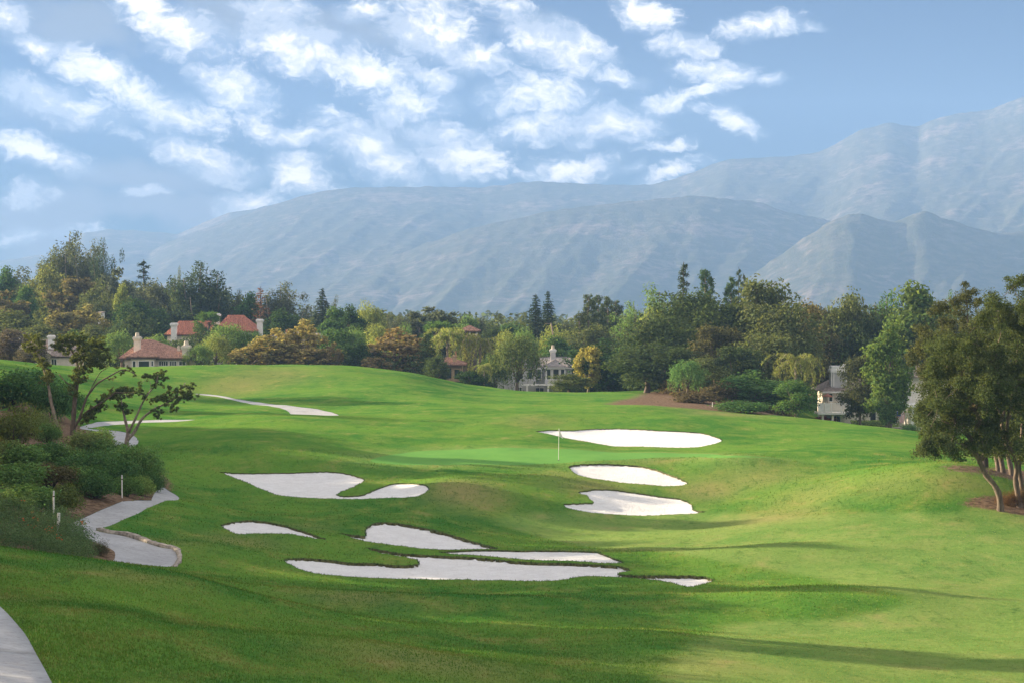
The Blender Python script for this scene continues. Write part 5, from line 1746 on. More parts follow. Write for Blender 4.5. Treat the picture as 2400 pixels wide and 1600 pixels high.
D1, D2, D3, D4 = (0.050, 0.115, 0.032), (0.078, 0.155, 0.036), (0.110, 0.150, 0.042), (0.140, 0.215, 0.046)
S('bush', 30, 955, 130, 90, D1, 'broad dark shrub at the top left of the planted bank')
S('bush', 85, 950, 90, 88, D1, 'dark shrub at the crest of the bank, left of the lopped trunks')
S('bush', 130, 985, 80, 95, D1, 'dark shrub behind the leaning lopped trunk')
S('bush', 160, 970, 60, 70, D1, 'dark shrub between the two left lopped trunks')
S('spiky', 30, 1050, 130, 112, (0.085, 0.110, 0.022), 'large broom-like yellow-green shrub at the left edge')
S('spiky', 92, 1020, 62, 70, D3, 'feathery olive shrub just right of the broom-like one')
S('bush', 112, 1035, 50, 46, D2, 'small rounded shrub at the foot of the leaning lopped tree')
S('bush', 55, 1100, 105, 62, D2, 'rounded dark shrub below the broom-like one')
S('bush', 108, 1088, 84, 55, D1, 'dark mounded shrub in the middle left of the bank')
S('bush', 150, 1102, 92, 60, D2, 'mounded green shrub below the largest lopped tree')
S('bush', 205, 1070, 90, 62, D3, 'olive shrub right of the largest lopped tree foot')
S('bush', 232, 1052, 62, 48, D4, 'lighter green shrub against the pale path bend')
S('bush', 252, 1090, 90, 64, D2, 'green shrub left of the forked tree foot')
S('spiky', 290, 1085, 62, 44, D3, 'sprouting shrub at the foot of the forked lopped tree')
S('bush', 205, 1130, 100, 76, D1, 'dark shrub in the centre of the bank')
S('bush', 262, 1140, 96, 82, D1, 'dark shrub behind the small white post by the path')
S('bush', 306, 1132, 84, 90, D2, 'tall green shrub left of the upright twiggy one')
S('spiky', 342, 1136, 74, 96, D2, 'upright twiggy shrub at the right tip of the bank')
S('bush', 360, 1152, 42, 50, D1, 'dark low shrub at the far right tip beside the path')
S('bush', 330, 1160, 44, 46, D4, 'bright green small shrub at the right tip of the bank')
S('bush', 296, 1164, 56, 52, D2, 'low leafy shrub right of the small white post')
S('bush', 225, 1164, 84, 66, D1, 'dark shrub overhanging the bare soil by the path')
S('bush', 175, 1150, 70, 60, D2, 'shrub left of the one overhanging the bare soil')
S('bush', 118, 1140, 100, 56, (0.075, 0.070, 0.032), 'brownish sparse shrub above the tall white post')
S('bush', 148, 1198, 84, 66, (0.075, 0.105, 0.026), 'glossy olive shrub right of the tall white post')
S('bush', 40, 1140, 130, 56, D2, 'low green shrub at the left edge above the grey ground cover')
S('bush', 75, 1190, 110, 58, D2, 'green shrub left of the tall white post')
S('spiky', 235, 1302, 34, 38, (0.060, 0.060, 0.038), 'dry upright weed in the bare patch beside the path')
S('bush', 20, 1090, 70, 60, D3, 'olive shrub at the left edge under the broom-like one')

# low planting with orange blossoms
rs = np.random.default_rng(63)
pl = wpoly([(-150, 1312), (0, 1316), (120, 1318), (215, 1318), (222, 1296), (195, 1262), (160, 1238), (120, 1205), (60, 1180), (-150, 1170)], 78, 130)
P = np.array(pl)
pts = []
while len(pts) < 520:
    x, y = rs.uniform(P[:, 0].min(), P[:, 0].max()), rs.uniform(P[:, 1].min(), P[:, 1].max())
    if inside(pl, np.array([x]), np.array([y]))[0]:
        pts.append((x, y, gz(x, y) + rs.uniform(.15, .75)))
rad = rs.uniform(.25, .5, len(pts))
c, nr = clumps(rs, pts, rad, 62000, .35, .8, .5, .8)
o = link('ground_cover', leaf_mesh('ground_cover', c, nr, .04, .42, rs), M_LEAF)
o.color = (0.062, 0.115, 0.052, 1)
tag(o, kind='stuff')
M_FLOWER = plain('orange_petals', (0.75, 0.13, 0.03), 0.7, 0.2, 8)
fl = []
for (px, py) in c7([(228, 1060), (240, 1250), (360, 1240), (455, 1350), (485, 1365), (500, 1355), (490, 1322), (560, 1440), (585, 1445), (788, 1275), (335, 1318), (410, 1155), (795, 1285), (350, 1245), (320, 1165)]):
    x, y = hit(px, py, 78, 125)
    for _ in range(5):
        fl.append((x + rs.normal(0, .07), y - .35 + rs.normal(0, .07), gz(x, y) + .85 + rs.normal(0, .05)))
fn = unit(rs, len(fl)); fn[:, 1] -= 1
fn /= np.linalg.norm(fn, axis=1)[:, None]
o = link('orange_blossom', leaf_mesh('orange_blossom', np.array(fl), fn, .030, .7, rs), M_FLOWER)
tag(o, kind='stuff')

# shrubs on the right
gR = 'shrubs by the houses on the right'
S('bush', 1745, 968, 120, 28, D1, 'low dark shrub row right of the out of bounds stakes', lo=225, hi=300, group=gR)
S('bush', 1830, 972, 90, 24, D1, 'low dark shrub under the round leafy tree', lo=225, hi=300, group=gR)
S('shrub', 1632, 945, 70, 30, (0.085, 0.070, 0.038), 'dry brown shrub on the bare slope', lo=225, hi=300, group=gR)
S('shrub', 1680, 940, 80, 46, (0.080, 0.070, 0.038), 'taller dry scrub on the bare slope', lo=225, hi=300, group=gR)
S('spiky', 2365, 1182, 56, 34, (0.10, 0.055, 0.03), 'reddish dry weeds at the foot of the edge oaks', lo=100, hi=130, group=gR)
S('spiky', 2395, 1180, 50, 40, (0.085, 0.060, 0.03), 'brown dry weeds at the right edge of the picture', lo=100, hi=130, group=gR)

# ------------------------------------------------------------------ houses
M_CREAM = plain('stucco_cream', (0.74, 0.68, 0.59), 0.9, 0.08, 1.5)
M_WHITE = plain('white_paint', (0.86, 0.85, 0.83), 0.7, 0.05, 2.0)
M_GREYW = plain('grey_clapboard_and_shade', (0.52, 0.52, 0.53), 0.85, 0.08, 1.0)  # house wall grey; also stands for shade on the balcony chimney
M_TAN = plain('stucco_tan', (0.52, 0.38, 0.23), 0.9, 0.1, 1.2)
M_TILER = plain('red_clay_tile', (0.44, 0.18, 0.115), 0.85, 0.22, 2.5)
M_TILEB = plain('brown_clay_tile', (0.40, 0.23, 0.17), 0.85, 0.28, 2.5)
M_SHAKE = plain('weathered_shingle', (0.27, 0.22, 0.19), 0.95, 0.25, 3.0)
M_SHAKEG = plain('grey_shingle', (0.27, 0.25, 0.24), 0.95, 0.22, 3.0)
M_EAVE = plain('dark_fascia_and_shade', (0.10, 0.075, 0.06), 0.8, 0.15, 2.0)
M_PINK = plain('pink_brick', (0.45, 0.28, 0.21), 0.9, 0.2, 4.0)
M_TERRA = plain('terracotta_pot', (0.50, 0.25, 0.13), 0.85, 0.12, 4.0)
M_POT = plain('flue_pot_plaster', (0.60, 0.53, 0.44), 0.85, 0.1, 4.0)
M_RUST = plain('rust_canvas', (0.34, 0.14, 0.09), 0.9, 0.12, 3.0)
M_DARK = plain('shaded_opening', (0.045, 0.045, 0.05), 0.8, 0.2, 2.0)
gm_, t = mat_new('window_glass')
pn = t.n('ShaderNodeBsdfPrincipled', inp={'Base Color': (0.035, 0.045, 0.055, 1), 'Roughness': 0.12, 'Specular IOR Level': 0.6})
out(t, pn.outputs[0])
M_GLASS = gm_


class House:
    def __init__(self, name, label, px, d, zbase, group='houses behind the course', rz=0.0):
        self.d = d
        self.k = d / F
        p = at(px, 800, d)
        self.x0 = p.x
        self.zb = zbase
        self.root = empty(name, (p.x, d, zbase), rz)
        tag(self.root, label, 'house', group)

    def X(self, px):
        return at(px, 800, self.d).x - self.x0

    def Z(self, py):
        return at(1200, py, self.d).z - self.zb

    def wall(self, pa, pb, top, depth, mat, y0=0.0, bot=None):
        return MB().box(self.X(pa), self.X(pb), y0, y0 + depth, -0.5 if bot is None else self.Z(bot), self.Z(top)).build('wall', mat, self.root)

    def window(self, pa, pb, ta, tb, y=0.0, frame=None, bars=1, fr=0.09):
        f = MB()
        xa, xb, zb_, zt = self.X(pa), self.X(pb), self.Z(tb), self.Z(ta)
        f.box(xa - fr, xa, y - .05, y + .03, zb_ - fr, zt + fr).box(xb, xb + fr, y - .05, y + .03, zb_ - fr, zt + fr)
        f.box(xa, xb, y - .05, y + .03, zt, zt + fr).box(xa, xb, y - .05, y + .03, zb_ - fr, zb_)
        for i in range(1, bars):
            q = xa + (xb - xa) * i / bars
            f.box(q - .035, q + .035, y - .045, y + .03, zb_, zt)
        w_ = f.build('window', frame or M_WHITE, self.root)
        MB().box(xa, xb, y - .015, y + .01, zb_, zt).build('pane', M_GLASS, w_)

    def chimney(self, pa, pb, top, bot, y, mat, cap=True, pot=None, capmat=None):
        xa, xb = self.X(pa), self.X(pb)
        w_ = xb - xa
        zt, z0 = self.Z(top), self.Z(bot)
        o = MB().box(xa + w_ * .1, xb - w_ * .1, y, y + w_ * .8, z0, zt - w_ * .35).build('chimney', mat, self.root)
        if cap:
            m = MB()
            m.frustum((xa + xb) / 2, y + w_ * .4, zt - w_ * .55, zt - w_ * .3, w_ * .42, w_ * .42, w_ * .55, w_ * .52)
            m.box(xa - w_ * .05, xb + w_ * .05, y - w_ * .12, y + w_ * .92, zt - w_ * .297, zt - w_ * .1)
            m.box(xa + w_ * .08, xb - w_ * .08, y, y + w_ * .8, zt - w_ * .098, zt)
            m.build('cap', capmat or mat, o)
        if pot:
            r = w_ * .26
            MB().tube([((xa + xb) / 2, y + w_ * .4, zt - .05), ((xa + xb) / 2, y + w_ * .4, zt + (pot * self.k))], [r * 1.15, r * .8], 10).build('flue_pot', M_POT, o)

    def roof(self, pts, faces, mat, ribs=0.0, fascia=None, th=.14):
        """roof planes from local points; barrel tile ribs run down every slope"""
        m = MB()
        for f in faces:
            P = [Vector(pts[i]) for i in f]
            nrm = (P[1] - P[0]).cross(P[2] - P[0]).normalized()
            if nrm.z < 0:
                nrm = -nrm
            Q = [p - nrm * th for p in P]
            n = len(P)
            m.poly(P + Q, [tuple(range(n)), tuple(range(2 * n - 1, n - 1, -1))] + [(i, i + n, (i + 1) % n + n, (i + 1) % n) for i in range(n)])
            if ribs:
                down = (Vector((0, 0, -1)) - nrm * (-nrm.z)).normalized()
                side = nrm.cross(down).normalized()
                a = [p.dot(side) for p in P]
                s = min(a) + ribs * .5
                while s < max(a):
                    # clip the line side = s against the polygon
                    hits = []
                    for i in range(n):
                        u, v = P[i], P[(i + 1) % n]
                        du, dv = u.dot(side) - s, v.dot(side) - s
                        if du * dv < 0:
                            hits.append(u.lerp(v, du / (du - dv)))
                    if len(hits) == 2:
                        hi_, lo_ = sorted(hits, key=lambda q: -q.z)
                        L = (hi_ - lo_).length
                        k = max(1, int(L / (ribs * 1.5)))
                        for c in range(k):      # overlapping courses
                            q0 = hi_.lerp(lo_, c / k); q1 = hi_.lerp(lo_, (c + 1) / k)
                            r = ribs * .36
                            A = [q0 - side * r * .8 + nrm * .004, q0 + nrm * r * .75, q0 + side * r * .8 + nrm * .004, q1 - side * r + nrm * .012, q1 + nrm * r * 1.2, q1 + side * r + nrm * .012]
                            m.poly(A, [(0, 1, 4, 3), (1, 2, 5, 4), (3, 4, 5)])
                    s += ribs
        return m.build('roof', mat, self.root)

    def hip(self, xa, xb, ya, yb, z, h, mat, ribs=0.0, r0=None, r1=None, over=.5, along='x'):
        xa, xb, ya, yb = xa - over, xb + over, ya - over, yb + over
        ym = (ya + yb) / 2
        if r0 is None:
            hw = (yb - ya) / 2
            r0, r1 = xa + hw, xb - hw
            if r0 > r1:
                r0 = r1 = (xa + xb) / 2
        pts = [(xa, ya, z), (xb, ya, z), (xb, yb, z), (xa, yb, z), (r0, ym, z + h), (r1, ym, z + h)]
        if r1 - r0 < .05:
            fc = [(0, 1, 4), (1, 2, 4), (2, 3, 4), (3, 0, 4)]
        else:
            fc = [(0, 1, 5, 4), (1, 2, 5), (2, 3, 4, 5), (3, 0, 4)]
        r = self.roof(pts, fc, mat, ribs)
        # ridge and hip caps, fascia
        m = MB()
        rid = [(0, 4), (3, 4), (1, 5), (2, 5)] + ([(4, 5)] if r1 - r0 >= .05 else [])
        for i, j in rid:
            m.tube([pts[i], pts[j]], .11, 6)
        m.build('ridge_cap', mat, r)
        MB().box(xa + .03, xb - .03, ya + .03, yb - .03, z - .30, z - .15).build('fascia', M_EAVE if mat in (M_TILEB, M_TILER) else M_WHITE, r)
        return r


# cream house with a grey shingle roof, far left
h = House('shingle_roof_house', 'cream house under a grey-brown shingle roof at the far left', 105, 335, gz(-76, 335))
h.wall(52, 172, 838, 8, M_CREAM)
h.roof([(h.X(40), -.6, h.Z(834)), (h.X(182), -.6, h.Z(834)), (h.X(165), 4.4, h.Z(796)), (h.X(60), 4.4, h.Z(796)), (h.X(182), 8.8, h.Z(834)), (h.X(40), 8.8, h.Z(834))], [(0, 1, 2, 3), (2, 4, 5, 3), (1, 4, 2), (5, 0, 3)], M_SHAKE)
h.wall(62, 122, 822, .3, M_CREAM, -1.2, 838)
h.roof([(h.X(54), -1.8, h.Z(832)), (h.X(92), -1.8, h.Z(810)), (h.X(130), -1.8, h.Z(832)), (h.X(54), 3, h.Z(832)), (h.X(92), 3, h.Z(810)), (h.X(130), 3, h.Z(832))], [(0, 1, 4, 3), (1, 2, 5, 4)], M_SHAKE)
h.chimney(106, 122, 786, 830, 1.5, M_WHITE)
h.chimney(32, 44, 788, 830, 2.5, M_WHITE)
h.window(92, 99, 822, 826, -1.2)
h.window(121, 132, 841, 855, 0, bars=2)
h.window(57, 67, 841, 855, 0)

# brown tiled hip roof house
h = House('tiled_house', 'cream bungalow under a brown barrel tile hip roof', 365, 335, gz(-58, 335))
h.wall(292, 438, 840, 9, M_CREAM)
h.hip(h.X(288), h.X(438), 0, 9.5, h.Z(838), h.Z(798) - h.Z(838), M_TILEB, .32, h.X(322), h.X(345))
h.wall(312, 366, 840, 2.4, M_CREAM, -2.2)
h.hip(h.X(308), h.X(368), -2.2, 2.5, h.Z(834), h.Z(816) - h.Z(834), M_TILEB, .32)
h.chimney(310, 328, 789, 825, .6, M_CREAM, True, 9)
h.chimney(424, 445, 809, 842, .3, M_CREAM, True, 10)
h.chimney(404, 417, 822, 840, 3, M_CREAM, False, 10)
h.window(317, 323, 845, 860, -2.2)
h.window(331, 355, 845, 862, -2.2)
h.window(360.5, 364, 845, 856, -2.2)
h.window(373, 393, 846, 856, 0, bars=4)
h.window(398, 413, 846, 856, 0, bars=4)
h.window(420, 434, 846, 855, 0, bars=2)

# red tiled house
h = House('red_roof_house', 'house with bright red clay tile roofs and white chimneys', 495, 408, gz(-60, 408))
h.wall(392, 505, 786, 9, M_CREAM)
h.hip(h.X(392), h.X(500), 0, 9, h.Z(784), h.Z(754) - h.Z(784), M_TILER, .40, h.X(412), h.X(486))
h.wall(510, 598, 776, 9, M_CREAM, -1.5)
h.hip(h.X(510), h.X(598), -1.5, 8, h.Z(776), h.Z(740) - h.Z(776), M_TILER, .40, h.X(530), h.X(566))
h.chimney(401, 417, 757, 800, -1.0, M_WHITE)
h.chimney(498, 514, 735, 780, 1, M_WHITE)
h.chimney(599, 615, 748, 790, 1.0, M_WHITE)

# tiny white house glimpsed high on the rise
h = House('hillside_house', 'small white wall with a window glimpsed among trees on the rise', 233, 434, at(233, 752, 434).z)
h.wall(226, 239, 733, 3, M_WHITE, 0, 760)
h.roof([(h.X(225), -.3, h.Z(733)), (h.X(240), -.3, h.Z(733)), (h.X(240), 3.3, h.Z(731)), (h.X(225), 3.3, h.Z(731))], [(0, 1, 2, 3)], M_SHAKE)
h.window(230, 234.5, 736, 741, 0)
h = House('hillside_house', 'sliver of a white gable low in the trees left of the red roof', 305, 428, at(305, 760, 428).z)
h.wall(300, 311, 748, 3, M_WHITE, 0, 765)
h.roof([(h.X(298), -.3, h.Z(749)), (h.X(305.5), -.3, h.Z(744)), (h.X(313), -.3, h.Z(749)), (h.X(298), 3.2, h.Z(749)), (h.X(305.5), 3.2, h.Z(744)), (h.X(313), 3.2, h.Z(749))], [(0, 1, 4, 3), (1, 2, 5, 4)], M_SHAKE)

# pale house behind the golden sycamores
h = House('pale_house', 'pale house with a pinkish chimney hidden behind the golden sycamores', 700, 352, gz(-36, 352))
h.wall(640, 760, 790, 8, M_CREAM)
h.hip(h.X(642), h.X(758), 0, 8, h.Z(788), h.Z(776) - h.Z(788), M_SHAKEG)
h.chimney(688, 704, 800, 850, -1.2, M_PINK)
h.chimney(666, 671, 771, 782, 2, M_TERRA, False)

# tan house on the right flank of the hill
h = House('tan_house', 'tan stucco house with dark arched window at the end of the hill', 1050, 338, gz(-10.5, 338), 'houses behind the course')
h.wall(1012, 1082, 853, 8, M_TAN)
h.hip(h.X(1012), h.X(1084), 0, 8, h.Z(853), h.Z(838) - h.Z(853), M_TILEB, .33, over=.65)
h.chimney(1060, 1071, 832, 850, .8, M_TAN)
h.chimney(1065, 1070, 821, 834, 1.0, M_TERRA, False)
h.window(1033, 1058, 862, 886, 0, M_TAN, 2)
h.window(1065, 1077, 865, 887, 0, M_TAN)
h.window(1065, 1077, 893, 904, 0, M_TAN)
h.window(1018, 1028, 880, 886, 0, M_TAN)

# little hip-roofed tower
h = House('tower_house', 'small hip-roofed tower with open sides among the trees', 1100, 402, at(1100, 800, 402).z)
h.hip(h.X(1082), h.X(1119), 0, 3.0, h.Z(775.5), h.Z(764) - h.Z(775.5), M_TILEB, .36, over=.55)
MB().box(h.X(1084), h.X(1117), .3, 2.7, -9, h.Z(776)).build('wall', M_EAVE, h.root)  # brown wall below; between the columns its dark colour paints the shaded opening
for q in (1083, 1099, 1115):
    MB().box(h.X(q), h.X(q) + .4, -.1, .3, h.Z(787), h.Z(776)).build('column', M_WHITE, h.root)
MB().box(h.X(1082), h.X(1119), -.16, .28, h.Z(791), h.Z(787)).build('parapet', M_TAN, h.root)

# large grey house at centre
h = House('grey_house', 'large two-storey grey house with white trim and a porch at centre', 1270, 350, gz(5, 350))
h.wall(1195, 1392, 860, 9, M_GREYW)
h.hip(h.X(1195), h.X(1392), 0, 9, h.Z(859), h.Z(838) - h.Z(859), M_SHAKEG)
h.wall(1277, 1326, 860, 2.4, M_GREYW, -2.0, 898)
h.hip(h.X(1277), h.X(1326), -2.0, 2.4, h.Z(857), h.Z(842) - h.Z(857), M_SHAKEG, 0.0, over=.4)
h.chimney(1289, 1304, 818, 856, 1.0, M_GREYW, True, 9, M_WHITE)
h.chimney(1181, 1191, 829, 852, 2.0, M_CREAM)
# left gable wing
gx0, gx1, ga = h.X(1146), h.X(1256), h.X(1204)
gw = MB()
gw.poly([(gx0, -1.2, -.5), (gx1, -1.2, -.5), (gx1, -1.2, h.Z(868)), (ga, -1.2, h.Z(842)), (gx0, -1.2, h.Z(868)), (gx0, 7, -.5), (gx1, 7, -.5), (gx1, 7, h.Z(868)), (ga, 7, h.Z(842)), (gx0, 7, h.Z(868))],
        [(0, 1, 2, 3, 4), (9, 8, 7, 6, 5), (0, 4, 9, 5), (1, 6, 7, 2), (4, 3, 8, 9), (3, 2, 7, 8)])
gw.build('wall', M_GREYW, h.root)
h.roof([(gx0 - .9, -1.8, h.Z(872)), (ga, -1.8, h.Z(838)), (gx1 + .5, -1.8, h.Z(869)), (gx0 - .9, 7.4, h.Z(872)), (ga, 7.4, h.Z(838)), (gx1 + .5, 7.4, h.Z(869))], [(0, 1, 4, 3), (1, 2, 5, 4)], M_SHAKEG)
h.window(1281.5, 1290, 864, 887, -2.0)
h.window(1296, 1309, 864, 887, -2.0)
h.window(1314, 1322, 864, 887, -2.0)
for q in (1216, 1238, 1259):
    h.window(q, q + 9, 865, 886, -1.2, bars=1)
h.window(1160, 1166, 900, 922, -1.2)
h.window(1212, 1222, 906, 928, -1.2, bars=2)
h.window(1246, 1274, 908, 931, -.003, bars=3)
h.window(1340, 1358, 866, 886, 0, bars=2)
h.window(1350, 1368, 912, 925, 0, bars=2)
MB().box(h.X(1222), h.X(1342), -3.4, -3.1, h.Z(901), h.Z(897)).box(h.X(1222), h.X(1342), -3.1, -.02 if False else -2.01, h.Z(899), h.Z(897.5)).build('porch_beam', M_WHITE, h.root)
for q in (1235, 1284, 1334):
    MB().box(h.X(q) - .14, h.X(q) + .14, -3.38, -3.12, -.4, h.Z(901)).build('porch_column', M_WHITE, h.root)
MB().box(h.X(1336), h.X(1370), -4.0, -3.9, h.Z(928), h.Z(926)).build('porch_rail', M_WHITE, h.root)

# leaning bare palm stem behind the grey house
p0, p1_ = at(1299, 800, 378), at(1291, 757, 378)
root = empty('dead_palm', (p0.x, 378, gz(p0.x, 378)))
tag(root, 'bare leaning dead trunk above the grey house chimney', 'tree')
hz0 = p0.z - root.location.z
MB().tube([(1.2, 0, -.3), (0, 0, hz0), (p1_.x - p0.x, 0, p1_.z - root.location.z)], [.2, .15, .11], 7).build('trunk', M_BARKP, root, True)
tz = p1_.z - root.location.z
MB().tube([(p1_.x - p0.x, 0, tz - .1), (p1_.x - p0.x - .5, 0, tz - .15), (p1_.x - p0.x - 1.1, 0, tz - .1)], [.08, .06, .03], 5).build('stub', M_BARKP, root, True)


def hedge(label, pa, pb, top, bot, d, depth, col, seed):
    rs = np.random.default_rng(seed)
    a, b = at(pa, bot, d), at(pb, bot, d)
    zt = at(pa, top, d).z
    g0 = min(gz(a.x, d), gz(b.x, d), a.z)
    root = empty('hedge', ((a.x + b.x) / 2, d + depth / 2, g0))
    tag(root, label, 'hedge', 'clipped hedges')
    n = int((b.x - a.x) * 700)
    c = np.stack([rs.uniform(a.x, b.x, n), d + rs.uniform(0, depth, n), g0 + (zt - g0) * rs.uniform(0, 1, n)], 1)
    face = rs.uniform(0, 1, n)
    c[:, 1] = np.where(face < .6, d + rs.normal(0, .06, n), c[:, 1])
    c[:, 2] = np.where(face > .6, zt + rs.normal(0, .06, n), c[:, 2])
    nr = unit(rs, n) * .8 + np.where((face < .6)[:, None], np.array([0, -1, 0.2]), np.array([0, 0, 1]))
    nr /= np.linalg.norm(nr, axis=1)[:, None]
    o = link('foliage', leaf_mesh('foliage', c - np.array(root.location), nr, .11, .6, rs), M_LEAF, root)
    o.color = (*col, 1)
    MB().box(a.x - root.location.x + .1, b.x - root.location.x - .1, -depth / 2 + .12, depth / 2 - .1, -.3, zt - g0 - .12).build('stems', M_BARKD, root)


hedge('dark clipped hedge along the front of the grey house', 1172, 1345, 926, 945, 322, 1.5, (0.040, 0.085, 0.028), 71)
hedge('pale green clipped hedge in front of the right-hand house', 1997, 2079, 987, 1006, 278, 1.4, (0.15, 0.20, 0.05), 72)

# ------------------------------------------------------------------ right-hand houses
h = House('balcony_house', 'house with a white balcony and a tall white-capped chimney on the right', 1990, 300, gz(at(1990, 800, 300).x, 300), 'houses on the right')
h.wall(1938, 2078, 917, 9, M_CREAM)
h.roof([(h.X(1924), -1.2, h.Z(915)), (h.X(2090), -1.2, h.Z(915)), (h.X(2070), 4, h.Z(888)), (h.X(1958), 4, h.Z(888)), (h.X(2090), 9.6, h.Z(915)), (h.X(1924), 9.6, h.Z(915))], [(0, 1, 2, 3), (2, 4, 5, 3), (1, 4, 2), (5, 0, 3)], M_SHAKE)
MB().box(h.X(1925), h.X(2089), -1.24, -1.16, h.Z(919), h.Z(915.5)).build('fascia', M_WHITE, h.root)
ch = MB().box(h.X(1949.5), h.X(1984), .2, 2.4, h.Z(915), h.Z(872)).build('chimney', M_GREYW, h.root)  # white chimney; the shade on its front is put into the grey
m = MB()
for xa in (1948, 1953.5):
    m.box(h.X(xa), h.X(xa) + .16, .1, .26, h.Z(905), h.Z(872))
m.box(h.X(1983), h.X(1983) + .16, .1, .26, h.Z(905), h.Z(872))
m.build('corner_trim', M_WHITE, ch)
MB().box(h.X(1947), h.X(1986), 0, 2.6, h.Z(872), h.Z(866)).box(h.X(1949), h.X(1975), .2, 2.4, h.Z(866), h.Z(857)).build('cap', M_WHITE, ch)
# deck and railing
dz_, rt = h.Z(963), h.Z(941)
xa, xb = h.X(1909), h.X(1985)
MB().box(xa, xb, -3.6, -.01, dz_ - .28, dz_).build('deck', M_WHITE, h.root)
rl = MB().box(xa, xb, -3.6, -3.5, rt - .1, rt).box(xa, xb, -3.58, -3.52, dz_ + .12, dz_ + .2).box(xa, xa + .1, -3.5, -.02, rt - .1, rt).build('railing', M_WHITE, h.root)
MB().box(xa + .12, h.X(1924) - .06, -3.57, -3.54, dz_ + .2, rt - .1).box(h.X(1924) + .06, h.X(1939) - .1, -3.57, -3.54, dz_ + .2, rt - .1).build('privacy_panel', M_WHITE, rl)
for q in (1909, 1924, 1939, 1962, 1984):
    MB().box(h.X(q), h.X(q) + .13, -3.64, -3.48, dz_, rt + .08).build('post', M_WHITE, rl)
for q in np.arange(1942, 1983, 2.4):
    MB().box(h.X(q), h.X(q) + .055, -3.57, -3.53, dz_ + .2, rt - .1).build('baluster', M_WHITE, rl)
for q in (1921, 1944):
    MB().box(h.X(q) - .15, h.X(q) + .15, -3.3, -3.0, -.5, dz_ - .28).build('deck_post', M_CREAM, h.root)
h.window(1953, 1969, 974, 996, 0, bars=2)
h.window(1944, 1951, 922, 939, 0)
h.window(2040, 2053, 966, 987, 0, bars=1)
h.window(2015, 2025, 935, 950, 0)
# satellite dish
ds = MB()
dc = Vector((h.X(1987), 3.0, h.Z(857)))
ax = Vector((-.5, -.75, .43)).normalized()
e1 = ax.cross(Vector((0, 0, 1))).normalized(); e2 = ax.cross(e1)
rings = [(0, -.10), (.2, -.08), (.36, 0.0)]
vs, fs = [tuple(dc + ax * rings[0][1])], []
for r, o_ in rings[1:]:
    for k in range(14):
        a = k * 2 * math.pi / 14
        vs.append(tuple(dc + ax * o_ + (e1 * math.cos(a) + e2 * math.sin(a)) * r))
for k in range(14):
    fs.append((0, 1 + k, 1 + (k + 1) % 14)); fs.append((1 + k, 15 + k, 15 + (k + 1) % 14, 1 + (k + 1) % 14))
ds.poly(vs, fs)
ds.tube([tuple(dc - ax * .08), (dc.x, 3.0, h.Z(893))], .03, 6)
ds.tube([tuple(dc - e2 * .3), tuple(dc + ax * .35)], .015, 5)
ds.build('satellite_dish', M_WHITE, h.root)

# deck parasol
d_ = 297.6
p = at(1939, 963, d_)
root = empty('parasol', (p.x, d_, p.z))
tag(root, 'open rust-coloured parasol on the white balcony', 'parasol')
k_ = d_ / F
MB().tube([(0, 0, 0), (0, 0, 40 * k_)], .03, 8).build('pole', M_EAVE, root)
cv_, cf = [(0, 0, 42.5 * k_)], []
for i in range(8):
    a = i * math.pi / 4 + .2
    cv_.append((math.cos(a) * .84, math.sin(a) * .84, 35.5 * k_))
for i in range(8):
    cf.append((0, 1 + i, 1 + (i + 1) % 8))
MB().poly(cv_, cf).poly([(x, y, z - .09) for x, y, z in cv_[1:]] + cv_[1:], [(i, (i + 1) % 8, (i + 1) % 8 + 8, i + 8) for i in range(8)]).build('canopy', M_RUST, root)

p = at(2068, 990, 296)
root = empty('folded_parasol', (p.x, 296, p.z))
tag(root, 'furled pinkish parasol beside the lit window of the balcony house', 'parasol')
mp = plain('pink_canvas', (0.42, 0.27, 0.25), 0.9, 0.15, 4)
MB().tube([(0, 0, -1.2), (0, 0, 1.5)], .03, 8).build('pole', M_WHITE, root)
fv = MB()
for i in range(9):
    a = i * 2 * math.pi / 9
    fv.poly([(0, 0, 1.45), (math.cos(a) * .55, math.sin(a) * .55, .0), (math.cos(a + .35) * .28, math.sin(a + .35) * .28, .05), (math.cos(a + .7) * .55, math.sin(a + .7) * .55, 0)], [(0, 1, 2), (0, 2, 3)])
fv.build('canopy', mp, root)

S('bush', 1934, 990, 40, 20, (0.30, 0.03, 0.05), 'red flowering bougainvillea under the white balcony', lo=270, hi=300, group=gR)

h = House('porch_house', 'white-balconied house mostly hidden behind the edge oaks', 2200, 290, gz(at(2200, 800, 290).x, 290), 'houses on the right')
h.wall(2132, 2290, 880, 8, M_CREAM)
h.roof([(h.X(2124), -1, h.Z(882)), (h.X(2298), -1, h.Z(882)), (h.X(2280), 4, h.Z(858)), (h.X(2145), 4, h.Z(858)), (h.X(2298), 8.6, h.Z(882)), (h.X(2124), 8.6, h.Z(882))], [(0, 1, 2, 3), (2, 4, 5, 3), (1, 4, 2), (5, 0, 3)], M_SHAKE)
dz_, rt = h.Z(944), h.Z(914)
xa, xb = h.X(2108), h.X(2190)
MB().box(xa, xb, -4.0, -.01, dz_ - .35, dz_).build('deck', M_WHITE, h.root)
rl = MB().box(xa, xb, -4.0, -3.9, rt - .12, rt).box(xa, xb, -3.98, -3.92, dz_ + .2, dz_ + .3).box(xa, xa + .1, -3.9, -.02, rt - .12, rt).build('railing', M_WHITE, h.root)
for q in (2108, 2147, 2188):
    MB().box(h.X(q), h.X(q) + .2, -4.04, -3.86, dz_, rt + .05).build('post', M_WHITE, rl)
for q in np.arange(2113, 2187, 3.6):
    MB().box(h.X(q), h.X(q) + .08, -3.97, -3.92, dz_ + .3, rt - .12).build('baluster', M_WHITE, rl)
